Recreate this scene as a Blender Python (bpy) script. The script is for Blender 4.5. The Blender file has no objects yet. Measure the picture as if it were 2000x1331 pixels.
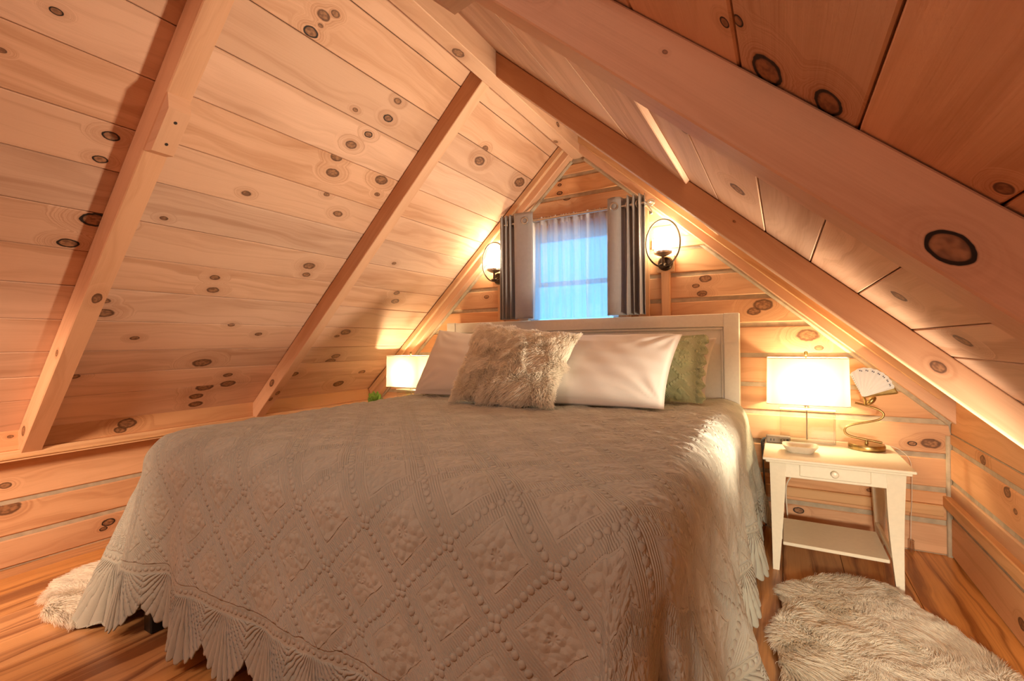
import bpy, bmesh, math, random
import numpy as np
from mathutils import Vector, Matrix
random.seed(7); rng = np.random.default_rng(7)
PI = math.pi
sc = bpy.context.scene
COL = sc.collection

# ------------------------------------------------------------------ camera
H = 1.052
cam_d = bpy.data.cameras.new('camera'); cam = bpy.data.objects.new('camera', cam_d); COL.objects.link(cam)
cam_d.sensor_width = 36; cam_d.lens = 915.218 / 2000 * 36; cam_d.clip_start = 0.02
_yaw, _pit, _rol = math.radians(29.9907), math.radians(0.2322), math.radians(-0.6141)
_f = Vector((-math.sin(_yaw) * math.cos(_pit), math.cos(_yaw) * math.cos(_pit), math.sin(_pit)))
_r = Vector((math.cos(_yaw), math.sin(_yaw), 0)); _u = _r.cross(_f)
_r2 = _r * math.cos(_rol) + _u * math.sin(_rol); _u2 = _u * math.cos(_rol) - _r * math.sin(_rol)
cam.matrix_world = Matrix(((_r2.x, _u2.x, -_f.x, 0), (_r2.y, _u2.y, -_f.y, -3.0), (_r2.z, _u2.z, -_f.z, H), (0, 0, 0, 1)))
sc.camera = cam

# ------------------------------------------------------------------ world, lights, exposure
W_COL, W_STR = (0.14, 0.50, 0.95), 3.0
w = bpy.data.worlds.new('daylight'); sc.world = w; w.use_nodes = True
bg = w.node_tree.nodes['Background']; bg.inputs[0].default_value = (*W_COL, 1); bg.inputs[1].default_value = W_STR
sc.view_settings.view_transform = 'Standard'; sc.view_settings.look = 'None'
sc.view_settings.gamma = 1; sc.view_settings.use_curve_mapping = False
sc.view_settings.exposure = 0.3
def lamp(kind, name, loc, power, col, size, rot=None, size_y=None):
    d = bpy.data.lights.new(name, kind); d.energy = power; d.color = col
    if kind == 'AREA':
        d.shape = 'RECTANGLE'; d.size = size; d.size_y = size_y or size
    else: d.shadow_soft_size = size
    o = bpy.data.objects.new(name, d); COL.objects.link(o); o.location = loc
    if rot: o.rotation_euler = rot
    return o
WARM = (1.0, 0.76, 0.48)
P_SCONCE, P_LAMP, P_REAR_FILL, P_RIGHT_FILL, P_SIDE = 44, 13, 22, 235, 195
P_FILL, C_FILL = 210, (1.0, .86, .62)
C_SCONCE, C_LAMP, C_REAR_FILL, C_RIGHT_FILL, C_SIDE = (1.0, .84, .53), (1.0, .78, .44), (1.0, .78, .62), (1.0, .82, .58), (1.0, .70, .46)
# added fill lights outside the frame, with no fixtures of the room behind them
lamp('AREA', 'rear_fill_light', (-1.19, -3.75, 2.25), P_REAR_FILL, C_REAR_FILL, 0.5, (0, 0, 0), 0.9)  # added overhead fill behind the camera, no ceiling fixture
fl_ = lamp('SPOT', 'right_fill_light', (.62, -1.09, .63), P_RIGHT_FILL, C_RIGHT_FILL, .11)  # added fill low at the right, aimed at the left slope
fl_.data.spot_size = math.radians(82); fl_.data.spot_blend = 1.0
fl_.rotation_euler = Vector((-1.0, -.04, .60)).to_track_quat('-Z', 'Y').to_euler()
sd_ = lamp('SPOT', 'left_wall_fill_light', (-1.9, -3.75, 1.25), P_SIDE, C_SIDE, .15)  # added fill from the rear, brightens the left log wall
sd_.data.spot_size = math.radians(64); sd_.data.spot_blend = 1.0
sd_.rotation_euler = (Vector((-3.2, -1.9, .15)) - Vector((-1.9, -3.75, 1.25))).to_track_quat('-Z', 'Y').to_euler()
ff_ = lamp('SPOT', 'near_fill_light', (.36, -3.45, .72), P_FILL, C_FILL, .15)  # added fill beside the camera for the right nightstand and rug
ff_.data.spot_size = math.radians(42); ff_.data.spot_blend = .7
ff_.rotation_euler = (Vector((.48, -.6, .16)) - Vector((.36, -3.45, .72))).to_track_quat('-Z', 'Y').to_euler()
cy = sc.cycles
cy.use_denoising = True
try: cy.denoiser = 'OPENIMAGEDENOISE'
except Exception: pass
cy.max_bounces = 6; cy.diffuse_bounces = 4; cy.glossy_bounces = 2; cy.transmission_bounces = 4; cy.transparent_max_bounces = 10
cy.use_adaptive_sampling = True; cy.adaptive_threshold = 0.04; cy.adaptive_min_samples = 12
cy.sample_clamp_indirect = 6.0; cy.caustics_reflective = False; cy.caustics_refractive = False; cy.blur_glossy = 0.5

# ------------------------------------------------------------------ node helpers
def s2l(c): return tuple(((x / 255 + .055) / 1.055) ** 2.4 if x > 10 else x / 255 / 12.92 for x in c)
class NT:
    def __init__(s, name):
        s.m = bpy.data.materials.new(name); s.m.use_nodes = True; s.t = s.m.node_tree; s.t.nodes.clear()
        s.out = s.t.nodes.new('ShaderNodeOutputMaterial')
    def n(s, typ, **k):
        nd = s.t.nodes.new(typ)
        for a, v in k.items(): setattr(nd, a, v)
        return nd
    def put(s, sock, v):
        if v is None: return
        if isinstance(v, bpy.types.NodeSocket): s.t.links.new(v, sock)
        elif isinstance(v, (tuple, list)) and len(v) == 3 and sock.type == 'RGBA': sock.default_value = (*v, 1)
        else: sock.default_value = v
    def mt(s, op, a, b=None, c=None, clamp=False):
        nd = s.n('ShaderNodeMath', operation=op, use_clamp=clamp)
        s.put(nd.inputs[0], a); s.put(nd.inputs[1], b); s.put(nd.inputs[2], c)
        return nd.outputs[0]
    def vm(s, op, a, b=None):
        nd = s.n('ShaderNodeVectorMath', operation=op); s.put(nd.inputs[0], a); s.put(nd.inputs[1], b)
        return nd.outputs['Value'] if op in ('LENGTH', 'DISTANCE', 'DOT_PRODUCT') else nd.outputs[0]
    def xyz(s, x, y, z=0.0):
        nd = s.n('ShaderNodeCombineXYZ'); s.put(nd.inputs[0], x); s.put(nd.inputs[1], y); s.put(nd.inputs[2], z); return nd.outputs[0]
    def sep(s, v):
        nd = s.n('ShaderNodeSeparateXYZ'); s.put(nd.inputs[0], v); return nd.outputs
    def mix(s, f, a, b, typ='RGBA', blend='MIX'):
        nd = s.n('ShaderNodeMix', data_type=typ, blend_type=blend) if typ == 'RGBA' else s.n('ShaderNodeMix', data_type=typ)
        i = {'RGBA': (0, 6, 7, 2), 'FLOAT': (0, 2, 3, 0)}[typ]
        s.put(nd.inputs[i[0]], f); s.put(nd.inputs[i[1]], a); s.put(nd.inputs[i[2]], b); return nd.outputs[i[3]]
    def ss(s, x, a, b, lo=0.0, hi=1.0):
        nd = s.n('ShaderNodeMapRange', interpolation_type='SMOOTHSTEP')
        s.put(nd.inputs[0], x); nd.inputs[1].default_value = a; nd.inputs[2].default_value = b
        nd.inputs[3].default_value = lo; nd.inputs[4].default_value = hi; return nd.outputs[0]
    def noise(s, v, scale, detail=2.0, rough=.5, dist=0.0):
        nd = s.n('ShaderNodeTexNoise'); s.put(nd.inputs['Vector'], v); nd.inputs['Scale'].default_value = scale
        nd.inputs['Detail'].default_value = detail; nd.inputs['Roughness'].default_value = rough; nd.inputs['Distortion'].default_value = dist
        return nd.outputs['Fac']
    def uv(s, name='UVMap'): return s.n('ShaderNodeUVMap', uv_map=name).outputs[0]
    def oattr(s, name): return s.n('ShaderNodeAttribute', attribute_type='OBJECT', attribute_name=name)
    def bump(s, h, strength=.4, dist=.002, nrm=None):
        nd = s.n('ShaderNodeBump'); nd.inputs['Strength'].default_value = strength; nd.inputs['Distance'].default_value = dist
        s.put(nd.inputs['Height'], h); s.put(nd.inputs['Normal'], nrm); return nd.outputs[0]
    def bsdf(s, col, rough=.6, metal=0.0, nrm=None, **k):
        b = s.n('ShaderNodeBsdfPrincipled'); s.put(b.inputs['Base Color'], col); s.put(b.inputs['Roughness'], rough)
        b.inputs['Metallic'].default_value = metal; s.put(b.inputs['Normal'], nrm)
        for kk, v in k.items(): s.put(b.inputs[kk.replace('_', ' ')], v)
        s.t.links.new(b.outputs[0], s.out.inputs[0]); return b
    def surf(s, sh): s.t.links.new(sh, s.out.inputs[0])

def plain(name, col, rough=.6, metal=0.0, var=.04, bumps=0.0, scale=60, **k):
    t = NT(name); tc = t.n('ShaderNodeTexCoord').outputs['Object']
    n1 = t.noise(tc, scale, 3)
    c = t.mix(t.ss(n1, .3, .7), tuple(x * (1 - var) for x in col), tuple(min(1, x * (1 + var)) for x in col))
    t.bsdf(c, rough, metal, t.bump(n1, bumps, .001) if bumps else None, **k); return t.m

NK = 5
def wood(name, light, dark, rough=.5, ring=1.0, freq=1.0, knots=1.0, spec=.4, vary=.22, coat=0.0):
    """Pine: grain runs along u; knots come from per-object slots knot_0.. (u, v, radius; radius < 0 = black-ringed)."""
    t = NT(name); uvs = t.sep(t.uv()); u, v = uvs[0], uvs[1]
    rnd = t.n('ShaderNodeObjectInfo').outputs['Random']; seed = t.mt('MULTIPLY', rnd, 57.0)
    wob = t.noise(t.xyz(t.mt('MULTIPLY', u, .8), t.mt('MULTIPLY', v, 3.0), seed), 1.6, 3)
    ringc = t.mt('ADD', t.mt('MULTIPLY', v, 30.0 * freq), t.mt('MULTIPLY', wob, 4.2))
    kmask = 0.0; kring = 0.0; kblack = 0.0; halo = 0.0
    slots = [(t.oattr('knot_%d' % i).outputs['Vector'], None) for i in range(NK)]
    # small wild knots from a stretched cell pattern
    vor = t.n('ShaderNodeTexVoronoi'); vor.inputs['Scale'].default_value = 1.0; vor.inputs['Randomness'].default_value = 1.0
    t.put(vor.inputs['Vector'], t.xyz(t.mt('MULTIPLY', u, 1.7), t.mt('MULTIPLY', v, 3.2), seed))
    dv = t.mt('MULTIPLY', vor.outputs['Distance'], .36)
    rv = t.mt('MULTIPLY', t.mt('SUBTRACT', t.sep(vor.outputs['Color'])[0], .45), .030 * knots)
    edge_n = t.mt('MULTIPLY', t.mt('SUBTRACT', t.noise(t.xyz(u, v, seed), 42, 2), .5), .38)
    def knot(d, r, black):
        nonlocal kmask, kring, kblack, halo, ringc
        rel = t.mt('ADD', t.mt('DIVIDE', d, t.mt('MAXIMUM', r, .0005)), edge_n)     # 1 at the rim
        on = t.mt('GREATER_THAN', r, .0025)
        inside = t.mt('MULTIPLY', t.ss(rel, .85, 1.05, 1, 0), on)
        rim = t.mt('MULTIPLY', t.mt('MULTIPLY', t.ss(rel, .62, .98), t.ss(rel, 1.0, 1.18, 1, 0)), on)
        hl = t.mt('MULTIPLY', t.ss(rel, 1.0, 3.6, 1, 0), on)
        kmask = t.mt('MAXIMUM', kmask, inside); kring = t.mt('MAXIMUM', kring, rim); halo = t.mt('MAXIMUM', halo, hl)
        if black is not None: kblack = t.mt('MAXIMUM', kblack, t.mt('MULTIPLY', t.ss(rim, .45, .85), black))
        ringc = t.mix(t.mt('POWER', hl, 1.3), ringc, t.mt('MULTIPLY', d, 70.0), 'FLOAT')
    for vec, _ in slots:
        k = t.sep(vec); r = t.mt('ABSOLUTE', k[2]); blk = t.mt('LESS_THAN', k[2], 0.0)
        du = t.mt('MULTIPLY', t.mt('SUBTRACT', u, k[0]), .62); dvv = t.mt('SUBTRACT', v, k[1])
        d = t.mt('SQRT', t.mt('ADD', t.mt('MULTIPLY', du, du), t.mt('MULTIPLY', dvv, dvv)))
        knot(d, r, blk)
    if knots > 0: knot(dv, rv, None)
    streak = t.noise(t.xyz(t.mt('MULTIPLY', u, .35), ringc, seed), 1.0, 3, .65)
    fibre = t.noise(t.xyz(t.mt('MULTIPLY', u, 5.0), t.mt('MULTIPLY', v, 420.0), seed), 1.0, 1)
    blot = t.noise(t.xyz(t.mt('MULTIPLY', u, 1.3), t.mt('MULTIPLY', v, 6.0), t.mt('ADD', seed, 9.0)), 1.0, 2)
    f = t.mt('ADD', t.mt('MULTIPLY', t.ss(streak, .42, .70), .85 * ring), t.mt('MULTIPLY', t.mt('SUBTRACT', fibre, .5), .35), None)
    f = t.mt('ADD', f, t.mt('MULTIPLY', t.ss(blot, .45, .8), .45), None)
    f = t.mt('ADD', f, t.mt('MULTIPLY', halo, .30), None, True)
    c = t.mix(f, light, dark)
    # board to board tone
    hs = t.n('ShaderNodeHueSaturation'); t.put(hs.inputs['Color'], c)
    t.put(hs.inputs['Value'], t.mt('ADD', 1 - vary / 2, t.mt('MULTIPLY', rnd, vary)))
    t.put(hs.inputs['Saturation'], t.mt('ADD', .92, t.mt('MULTIPLY', t.mt('FRACT', t.mt('MULTIPLY', rnd, 7.3)), .16)))
    c = hs.outputs[0]
    c = t.mix(t.mt('MULTIPLY', kmask, .85), c, t.mix(t.ss(t.noise(t.xyz(t.mt('MULTIPLY', u, 70.0), t.mt('MULTIPLY', v, 110.0), seed), 1.0, 1), .3, .7), (.12, .045, .018), (.33, .15, .065))); c = t.mix(t.mt('MULTIPLY', kring, .8), c, (.07, .024, .010))
    c = t.mix(kblack, c, (.012, .007, .005))
    b = t.bump(fibre, .22, .0008)
    t.bsdf(c, t.mt('ADD', rough, t.mt('MULTIPLY', fibre, .12)), 0, b, Specular_IOR_Level=spec, Coat_Weight=coat, Coat_Roughness=.25)
    return t.m

M = {}
M['ceil'] = wood('ceiling_pine', (.70, .445, .31), (.45, .235, .135), .62, .62, .55, .5)
M['raft'] = wood('rafter_pine', (.66, .385, .235), (.48, .24, .13), .55, .55, .5, .35)
M['log'] = wood('log_pine', (.72, .41, .225), (.50, .235, .11), .55, .7, .5, .45)
M['floor'] = wood('floor_pine', (.68, .335, .125), (.27, .095, .028), .28, 1.3, .75, .9, .5, .2, .25)
M['trim'] = wood('trim_pine', (.72, .44, .24), (.52, .26, .12), .5, .7, .8, .2)
M['deck'] = plain('deck_dark', (.05, .03, .02), .9)
M['caulk'] = plain('chink_caulk', (.47, .385, .285), .75, 0, .12, .3, 25)
M['white'] = plain('white_satin_paint', (.80, .77, .70), .35, 0, .02)
M['cream'] = plain('cream_satin_paint', (.82, .76, .62), .32, 0, .02)
M['linen'] = plain('white_pillow_cotton', (.67, .64, .61), .85, 0, .02, .15, 400, Sheen_Weight=.2)
M['black'] = plain('black_steel', (.01, .01, .011), .45)
M['nickel'] = plain('brushed_nickel', (.62, .58, .52), .3, 1.0)
M['bronze'] = plain('dark_bronze', (.09, .065, .045), .32, .85)
M['brass'] = plain('aged_brass', (.40, .28, .115), .32, 1.0, .15)
M['taupe'] = plain('taupe_plastic', (.17, .13, .10), .45)
M['dark'] = plain('black_socket', (.01, .01, .01), .6)
M['ceramic'] = plain('cream_ceramic', (.70, .63, .52), .22, 0, .03)
M['cord'] = plain('white_cord', (.75, .70, .62), .5)
M['screw'] = plain('dark_screw_hole', (.03, .018, .012), .7)
M['pot'] = plain('pale_pot', (.7, .66, .6), .5)
M['leaf'] = plain('succulent_leaf', (.22, .40, .05), .5, 0, .3, 0, 30)
M['vinyl'] = plain('white_window_vinyl', (.75, .75, .76), .4, 0, .01)
M['pelt'] = plain('sheepskin_base', (.90, .84, .75), .9)

def fabric(name, col, col2, trans=.0, scale=900, transp=0.0, bumpy=.25):
    t = NT(name); uv = t.sep(t.uv())
    a = t.mt('SINE', t.mt('MULTIPLY', uv[0], scale)); b = t.mt('SINE', t.mt('MULTIPLY', uv[1], scale))
    weave = t.mt('MULTIPLY', a, b); n1 = t.noise(t.xyz(uv[0], uv[1], 0.0), 40, 3)
    c = t.mix(t.mt('ADD', t.mt('MULTIPLY', weave, .25), n1, None, True), col, col2)
    nb = t.bump(weave, bumpy, .0006)
    b1 = t.n('ShaderNodeBsdfPrincipled'); t.put(b1.inputs['Base Color'], c); b1.inputs['Roughness'].default_value = .85; t.put(b1.inputs['Normal'], nb)
    sh = b1.outputs[0]
    if trans:
        tr = t.n('ShaderNodeBsdfTranslucent'); t.put(tr.inputs[0], c); mx = t.n('ShaderNodeMixShader'); mx.inputs[0].default_value = trans
        t.t.links.new(sh, mx.inputs[1]); t.t.links.new(tr.outputs[0], mx.inputs[2]); sh = mx.outputs[0]
    if transp:
        tp = t.n('ShaderNodeBsdfTransparent'); mx = t.n('ShaderNodeMixShader'); mx.inputs[0].default_value = transp
        t.t.links.new(sh, mx.inputs[1]); t.t.links.new(tp.outputs[0], mx.inputs[2]); sh = mx.outputs[0]
    t.surf(sh); return t.m
M['curtain'] = fabric('grey_curtain_fabric', (.44, .43, .45), (.52, .51, .53), .34)
M['sheer'] = fabric('white_sheer_fabric', (.85, .85, .88), (.92, .92, .95), .62, 1500, .22)

def shade_mat(name, col, trans):
    t = NT(name); d = t.n('ShaderNodeBsdfDiffuse'); d.inputs[0].default_value = (*col, 1)
    tr = t.n('ShaderNodeBsdfTranslucent'); tr.inputs[0].default_value = (*col, 1)
    mx = t.n('ShaderNodeMixShader'); mx.inputs[0].default_value = trans
    t.t.links.new(d.outputs[0], mx.inputs[1]); t.t.links.new(tr.outputs[0], mx.inputs[2]); t.surf(mx.outputs[0]); return t.m
M['shade'] = shade_mat('white_lampshade_linen', (.88, .82, .68), .26)
def glow(name, col, s):
    t = NT(name); e = t.n('ShaderNodeEmission'); e.inputs[0].default_value = (*col, 1); e.inputs[1].default_value = s; t.surf(e.outputs[0]); return t.m
M['bulb'] = glow('lit_bulb', (1.0, .80, .5), 30.0)
def glass(name, tint, refl=.12):
    t = NT(name); tp = t.n('ShaderNodeBsdfTransparent'); tp.inputs[0].default_value = (*tint, 1)
    g = t.n('ShaderNodeBsdfGlossy'); g.inputs['Roughness'].default_value = .03
    fr = t.n('ShaderNodeLayerWeight'); fr.inputs[0].default_value = .35
    mx = t.n('ShaderNodeMixShader'); t.put(mx.inputs[0], t.mt('ADD', t.mt('MULTIPLY', fr.outputs['Facing'], .5), refl * .3, None, True))
    t.t.links.new(tp.outputs[0], mx.inputs[1]); t.t.links.new(g.outputs[0], mx.inputs[2]); t.surf(mx.outputs[0]); return t.m
M['glass'] = glass('clear_glass', (.97, .98, .97)); M['acrylic'] = glass('clear_acrylic', (.96, .95, .93), 1.0)

# quilt: diamond lattice of bead rows, quilted medallions, channel stitching, shell hem
def quilt_mat(name, col, col2, hem=True):
    t = NT(name); uv = t.sep(t.uv()); x, y = uv[0], uv[1]; Lq = .185
    p = t.mt('MULTIPLY', t.mt('ADD', x, y), .70711 / Lq); q = t.mt('MULTIPLY', t.mt('SUBTRACT', x, y), .70711 / Lq)
    def cell(a):
        fr = t.mt('FRACT', a); return fr, t.mt('ABSOLUTE', t.mt('SUBTRACT', fr, .5))
    fp, ap = cell(p); fq, aq = cell(q)
    def beads(a, other):
        da = t.mt('MULTIPLY', t.mt('SUBTRACT', .5, a), Lq)
        db = t.mt('MULTIPLY', t.mt('SUBTRACT', t.mt('FRACT', t.mt('MULTIPLY', other, 9.0)), .5), Lq / 9)
        r2 = t.mt('ADD', t.mt('MULTIPLY', da, da), t.mt('MULTIPLY', db, db))
        return t.mt('SQRT', t.mt('MAXIMUM', t.mt('SUBTRACT', 1.0, t.mt('DIVIDE', r2, .0095 ** 2)), 0.0))
    bead = t.mt('MAXIMUM', beads(ap, q), beads(aq, p))
    mx = t.mt('MAXIMUM', ap, aq); med = t.ss(mx, .275, .285, 1, 0)
    vor = t.n('ShaderNodeTexVoronoi', feature='SMOOTH_F1'); vor.inputs['Scale'].default_value = 52; vor.inputs['Smoothness'].default_value = .25
    t.put(vor.inputs['Vector'], t.xyz(x, y, 0.0))
    leaf = t.mt('SUBTRACT', 1.0, t.mt('MULTIPLY', vor.outputs['Distance'], 1.25))
    rad = t.mt('SQRT', t.mt('ADD', t.mt('POWER', t.mt('SUBTRACT', fp, .5), 2.0), t.mt('POWER', t.mt('SUBTRACT', fq, .5), 2.0)))
    ang = t.mt('ARCTAN2', t.mt('SUBTRACT', fp, .5), t.mt('SUBTRACT', fq, .5))
    petal = t.mt('MULTIPLY', t.mt('ABSOLUTE', t.mt('SINE', t.mt('MULTIPLY', ang, 4.0))), t.ss(rad, .02, .1))
    flower = t.mix(t.ss(rad, .05, .09), t.mt('MULTIPLY', petal, .8), leaf, 'FLOAT')
    rim = t.mt('MULTIPLY', t.ss(mx, .28, .295), t.ss(mx, .305, .32, 1, 0))
    chan = t.mt('MULTIPLY', t.mt('ADD', t.mt('SINE', t.mt('MULTIPLY', p, 2 * PI * 30)), 1.0), .16)
    fine = t.noise(t.xyz(x, y, 0.0), 260, 2)
    h = t.mix(med, t.mt('ADD', chan, t.mt('MULTIPLY', rim, -.5)), flower, 'FLOAT')
    h = t.mt('MAXIMUM', h, t.mt('MULTIPLY', bead, 1.0))
    if hem:
        hu = t.sep(t.uv('hem')); hd = hu[1]           # distance from the hem, metres
        h = t.mt('MULTIPLY', h, t.ss(hd, .185, .19))
        hb = t.mt('MULTIPLY', t.mt('SUBTRACT', t.mt('FRACT', t.mt('MULTIPLY', hu[0], 50.0)), .5), .02); hv = t.mt('SUBTRACT', hd, .168)
        hb = t.mt('SQRT', t.mt('MAXIMUM', t.mt('SUBTRACT', 1.0, t.mt('DIVIDE', t.mt('ADD', t.mt('MULTIPLY', hb, hb), t.mt('MULTIPLY', hv, hv)), .0085 ** 2)), 0.0))
        h = t.mt('MAXIMUM', h, hb)
        hs_ = t.mt('MULTIPLY', t.mt('SUBTRACT', t.mt('FRACT', t.mt('ADD', t.mt('DIVIDE', hu[0], .205), .35)), .5), .205)
        fan_ = t.mt('ARCTAN2', hs_, t.mt('ADD', t.mt('MAXIMUM', t.mt('SUBTRACT', .150, hd), 0.0), .045))
        pt_ = t.mt('POWER', t.mt('ABSOLUTE', t.mt('COSINE', t.mt('MULTIPLY', fan_, PI * 3.5 / .454))), .35)
        h = t.mt('ADD', h, t.mt('MULTIPLY', t.mt('MULTIPLY', pt_, 1.6), t.ss(hd, .145, .155, 1, 0)))
        ln_ = t.mt('ABSOLUTE', t.mt('SUBTRACT', hd, .186)); h = t.mt('SUBTRACT', h, t.ss(ln_, .001, .003, .6, 0))
    h = t.mt('ADD', h, t.mt('MULTIPLY', fine, .12))
    c = t.mix(t.ss(t.noise(t.xyz(x, y, 0.0), 7, 2), .3, .7), col, col2)
    t.bsdf(c, .85, 0, t.bump(h, .85, .0065), Sheen_Weight=.25); return t.m
M['quilt'] = quilt_mat('sage_quilt', (.40, .405, .35), (.44, .44, .38))
M['sham'] = quilt_mat('sage_sham', (.33, .37, .20), (.37, .41, .24), False)

def fur_mat(name, root, tip):
    t = NT(name); hi = t.n('ShaderNodeHairInfo')
    c = t.mix(hi.outputs['Intercept'], root, tip)
    rv = t.mt('ADD', .85, t.mt('MULTIPLY', hi.outputs['Random'], .3))
    hs = t.n('ShaderNodeHueSaturation'); t.put(hs.inputs['Color'], c); t.put(hs.inputs['Value'], rv)
    d = t.n('ShaderNodeBsdfDiffuse'); t.put(d.inputs[0], hs.outputs[0])
    tr = t.n('ShaderNodeBsdfTranslucent'); t.put(tr.inputs[0], hs.outputs[0])
    mx = t.n('ShaderNodeMixShader'); mx.inputs[0].default_value = .5
    t.t.links.new(d.outputs[0], mx.inputs[1]); t.t.links.new(tr.outputs[0], mx.inputs[2]); t.surf(mx.outputs[0]); return t.m
M['fur'] = fur_mat('ivory_fur', (.95, .88, .77), (.98, .94, .86))

# ------------------------------------------------------------------ object helpers
def link(o): COL.objects.link(o); return o
def thing(name, label, cat, loc=(0, 0, 0), group=None):
    o = bpy.data.objects.new(name, None); o.empty_display_size = .05; link(o); o.location = loc
    o['label'] = label; o['category'] = cat
    if group: o['group'] = group
    return o
def tag(o, label, cat, group=None):
    o['label'] = label; o['category'] = cat
    if group: o['group'] = group
    return o
def struct(o): o['kind'] = 'structure'; return o
def wmat(o):
    m = Matrix.Translation(o.location)
    return m if o.parent is None else wmat(o.parent) @ o.matrix_parent_inverse @ m
def setpar(o, parent):
    if parent is not None:
        o.parent = parent; o.matrix_parent_inverse = wmat(parent).inverted()
    return o
def mesh(name, V, F, mat, parent=None, uv=None, smooth=False):
    me = bpy.data.meshes.new(name); me.from_pydata([tuple(v) for v in V], [], F); me.update()
    if mat is not None: me.materials.append(mat)
    if uv is not None:
        l = me.uv_layers.new(name='UVMap'); l.data.foreach_set('uv', np.asarray(uv, np.float32).ravel())
    if smooth: me.polygons.foreach_set('use_smooth', [True] * len(me.polygons))
    o = link(bpy.data.objects.new(name, me)); setpar(o, parent); return o
def bobj(name, bm, mat, parent=None, smooth=False, uvs=False):
    bmesh.ops.recalc_face_normals(bm, faces=bm.faces[:])
    me = bpy.data.meshes.new(name)
    if uvs:
        l = bm.loops.layers.uv.new('UVMap')
        for f in bm.faces:
            n = f.normal; a = max(range(3), key=lambda i: abs(n[i])); ij = [(1, 2), (0, 2), (0, 1)][a]
            for lp in f.loops: lp[l].uv = (lp.vert.co[ij[0]], lp.vert.co[ij[1]])
    bm.to_mesh(me); bm.free(); me.materials.append(mat)
    if smooth:
        me.polygons.foreach_set('use_smooth', [True] * len(me.polygons))
        try: me.set_sharp_from_angle(angle=math.radians(38))
        except Exception: pass
    o = link(bpy.data.objects.new(name, me)); setpar(o, parent); return o
def NB(): return bmesh.new()
def box(bm, c, s, bev=0.0, seg=1, rot=None):
    r = bmesh.ops.create_cube(bm, size=1.0); vs = r['verts']
    bmesh.ops.scale(bm, vec=s, verts=vs)
    if bev:
        es = list({e for v in vs for e in v.link_edges})
        g = bmesh.ops.bevel(bm, geom=es, offset=bev, segments=seg, affect='EDGES', profile=.5)
        vs = list({v for f in g['faces'] for v in f.verts} | {v for v in vs if v.is_valid})
    if rot is not None: bmesh.ops.rotate(bm, cent=(0, 0, 0), matrix=rot, verts=vs)
    bmesh.ops.translate(bm, vec=c, verts=vs); return vs
def box2(bm, a, b, bev=0.0, seg=1):
    return box(bm, [(a[i] + b[i]) / 2 for i in range(3)], [abs(b[i] - a[i]) for i in range(3)], bev, seg)
def tube(bm, pts, r, n=8, closed=False, rad=None):
    P = [Vector(p) for p in pts]; rings = []; up = None
    for i, p in enumerate(P):
        a = P[i - 1] if (i or closed) else P[i]; b = P[(i + 1) % len(P)] if (i < len(P) - 1 or closed) else P[i]
        tn = (b - a).normalized()
        if up is None: up = tn.orthogonal().normalized()
        up = (up - tn * up.dot(tn)); up = up.normalized() if up.length > 1e-6 else tn.orthogonal().normalized()
        sd = tn.cross(up); rr = rad[i] if rad else r
        rings.append([bm.verts.new(p + (up * math.cos(2 * PI * k / n) + sd * math.sin(2 * PI * k / n)) * rr) for k in range(n)])
    m = len(P)
    for i in range(m if closed else m - 1):
        A, B = rings[i], rings[(i + 1) % m]
        for k in range(n): bm.faces.new((A[k], A[(k + 1) % n], B[(k + 1) % n], B[k]))
    if not closed: bm.faces.new(rings[0]); bm.faces.new(rings[-1])
def lathe(bm, prof, c, n=24, axis='Z', sx=1.0, cap=True):
    rings = []
    for r, h in prof:
        ring = []
        for k in range(n):
            a = 2 * PI * k / n; p = (r * math.cos(a) * sx, r * math.sin(a), h)
            if axis == 'Y': p = (p[0], -h, p[1])
            ring.append(bm.verts.new((c[0] + p[0], c[1] + p[1], c[2] + p[2])))
        rings.append(ring)
    for A, B in zip(rings, rings[1:]):
        for k in range(n): bm.faces.new((A[k], A[(k + 1) % n], B[(k + 1) % n], B[k]))
    if cap: bm.faces.new(rings[0]); bm.faces.new(rings[-1])
def bez(pts, n=12):
    """Catmull-Rom through the points."""
    P = [Vector(pts[0])] + [Vector(p) for p in pts] + [Vector(pts[-1])]; out = []
    for i in range(1, len(P) - 2):
        for k in range(n):
            s = k / n; a, b, c, d = P[i - 1:i + 3]
            out.append(.5 * ((2 * b) + (c - a) * s + (2 * a - 5 * b + 4 * c - d) * s * s + (3 * b - a - 3 * c + d) * s ** 3))
    out.append(P[-2]); return out
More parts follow.
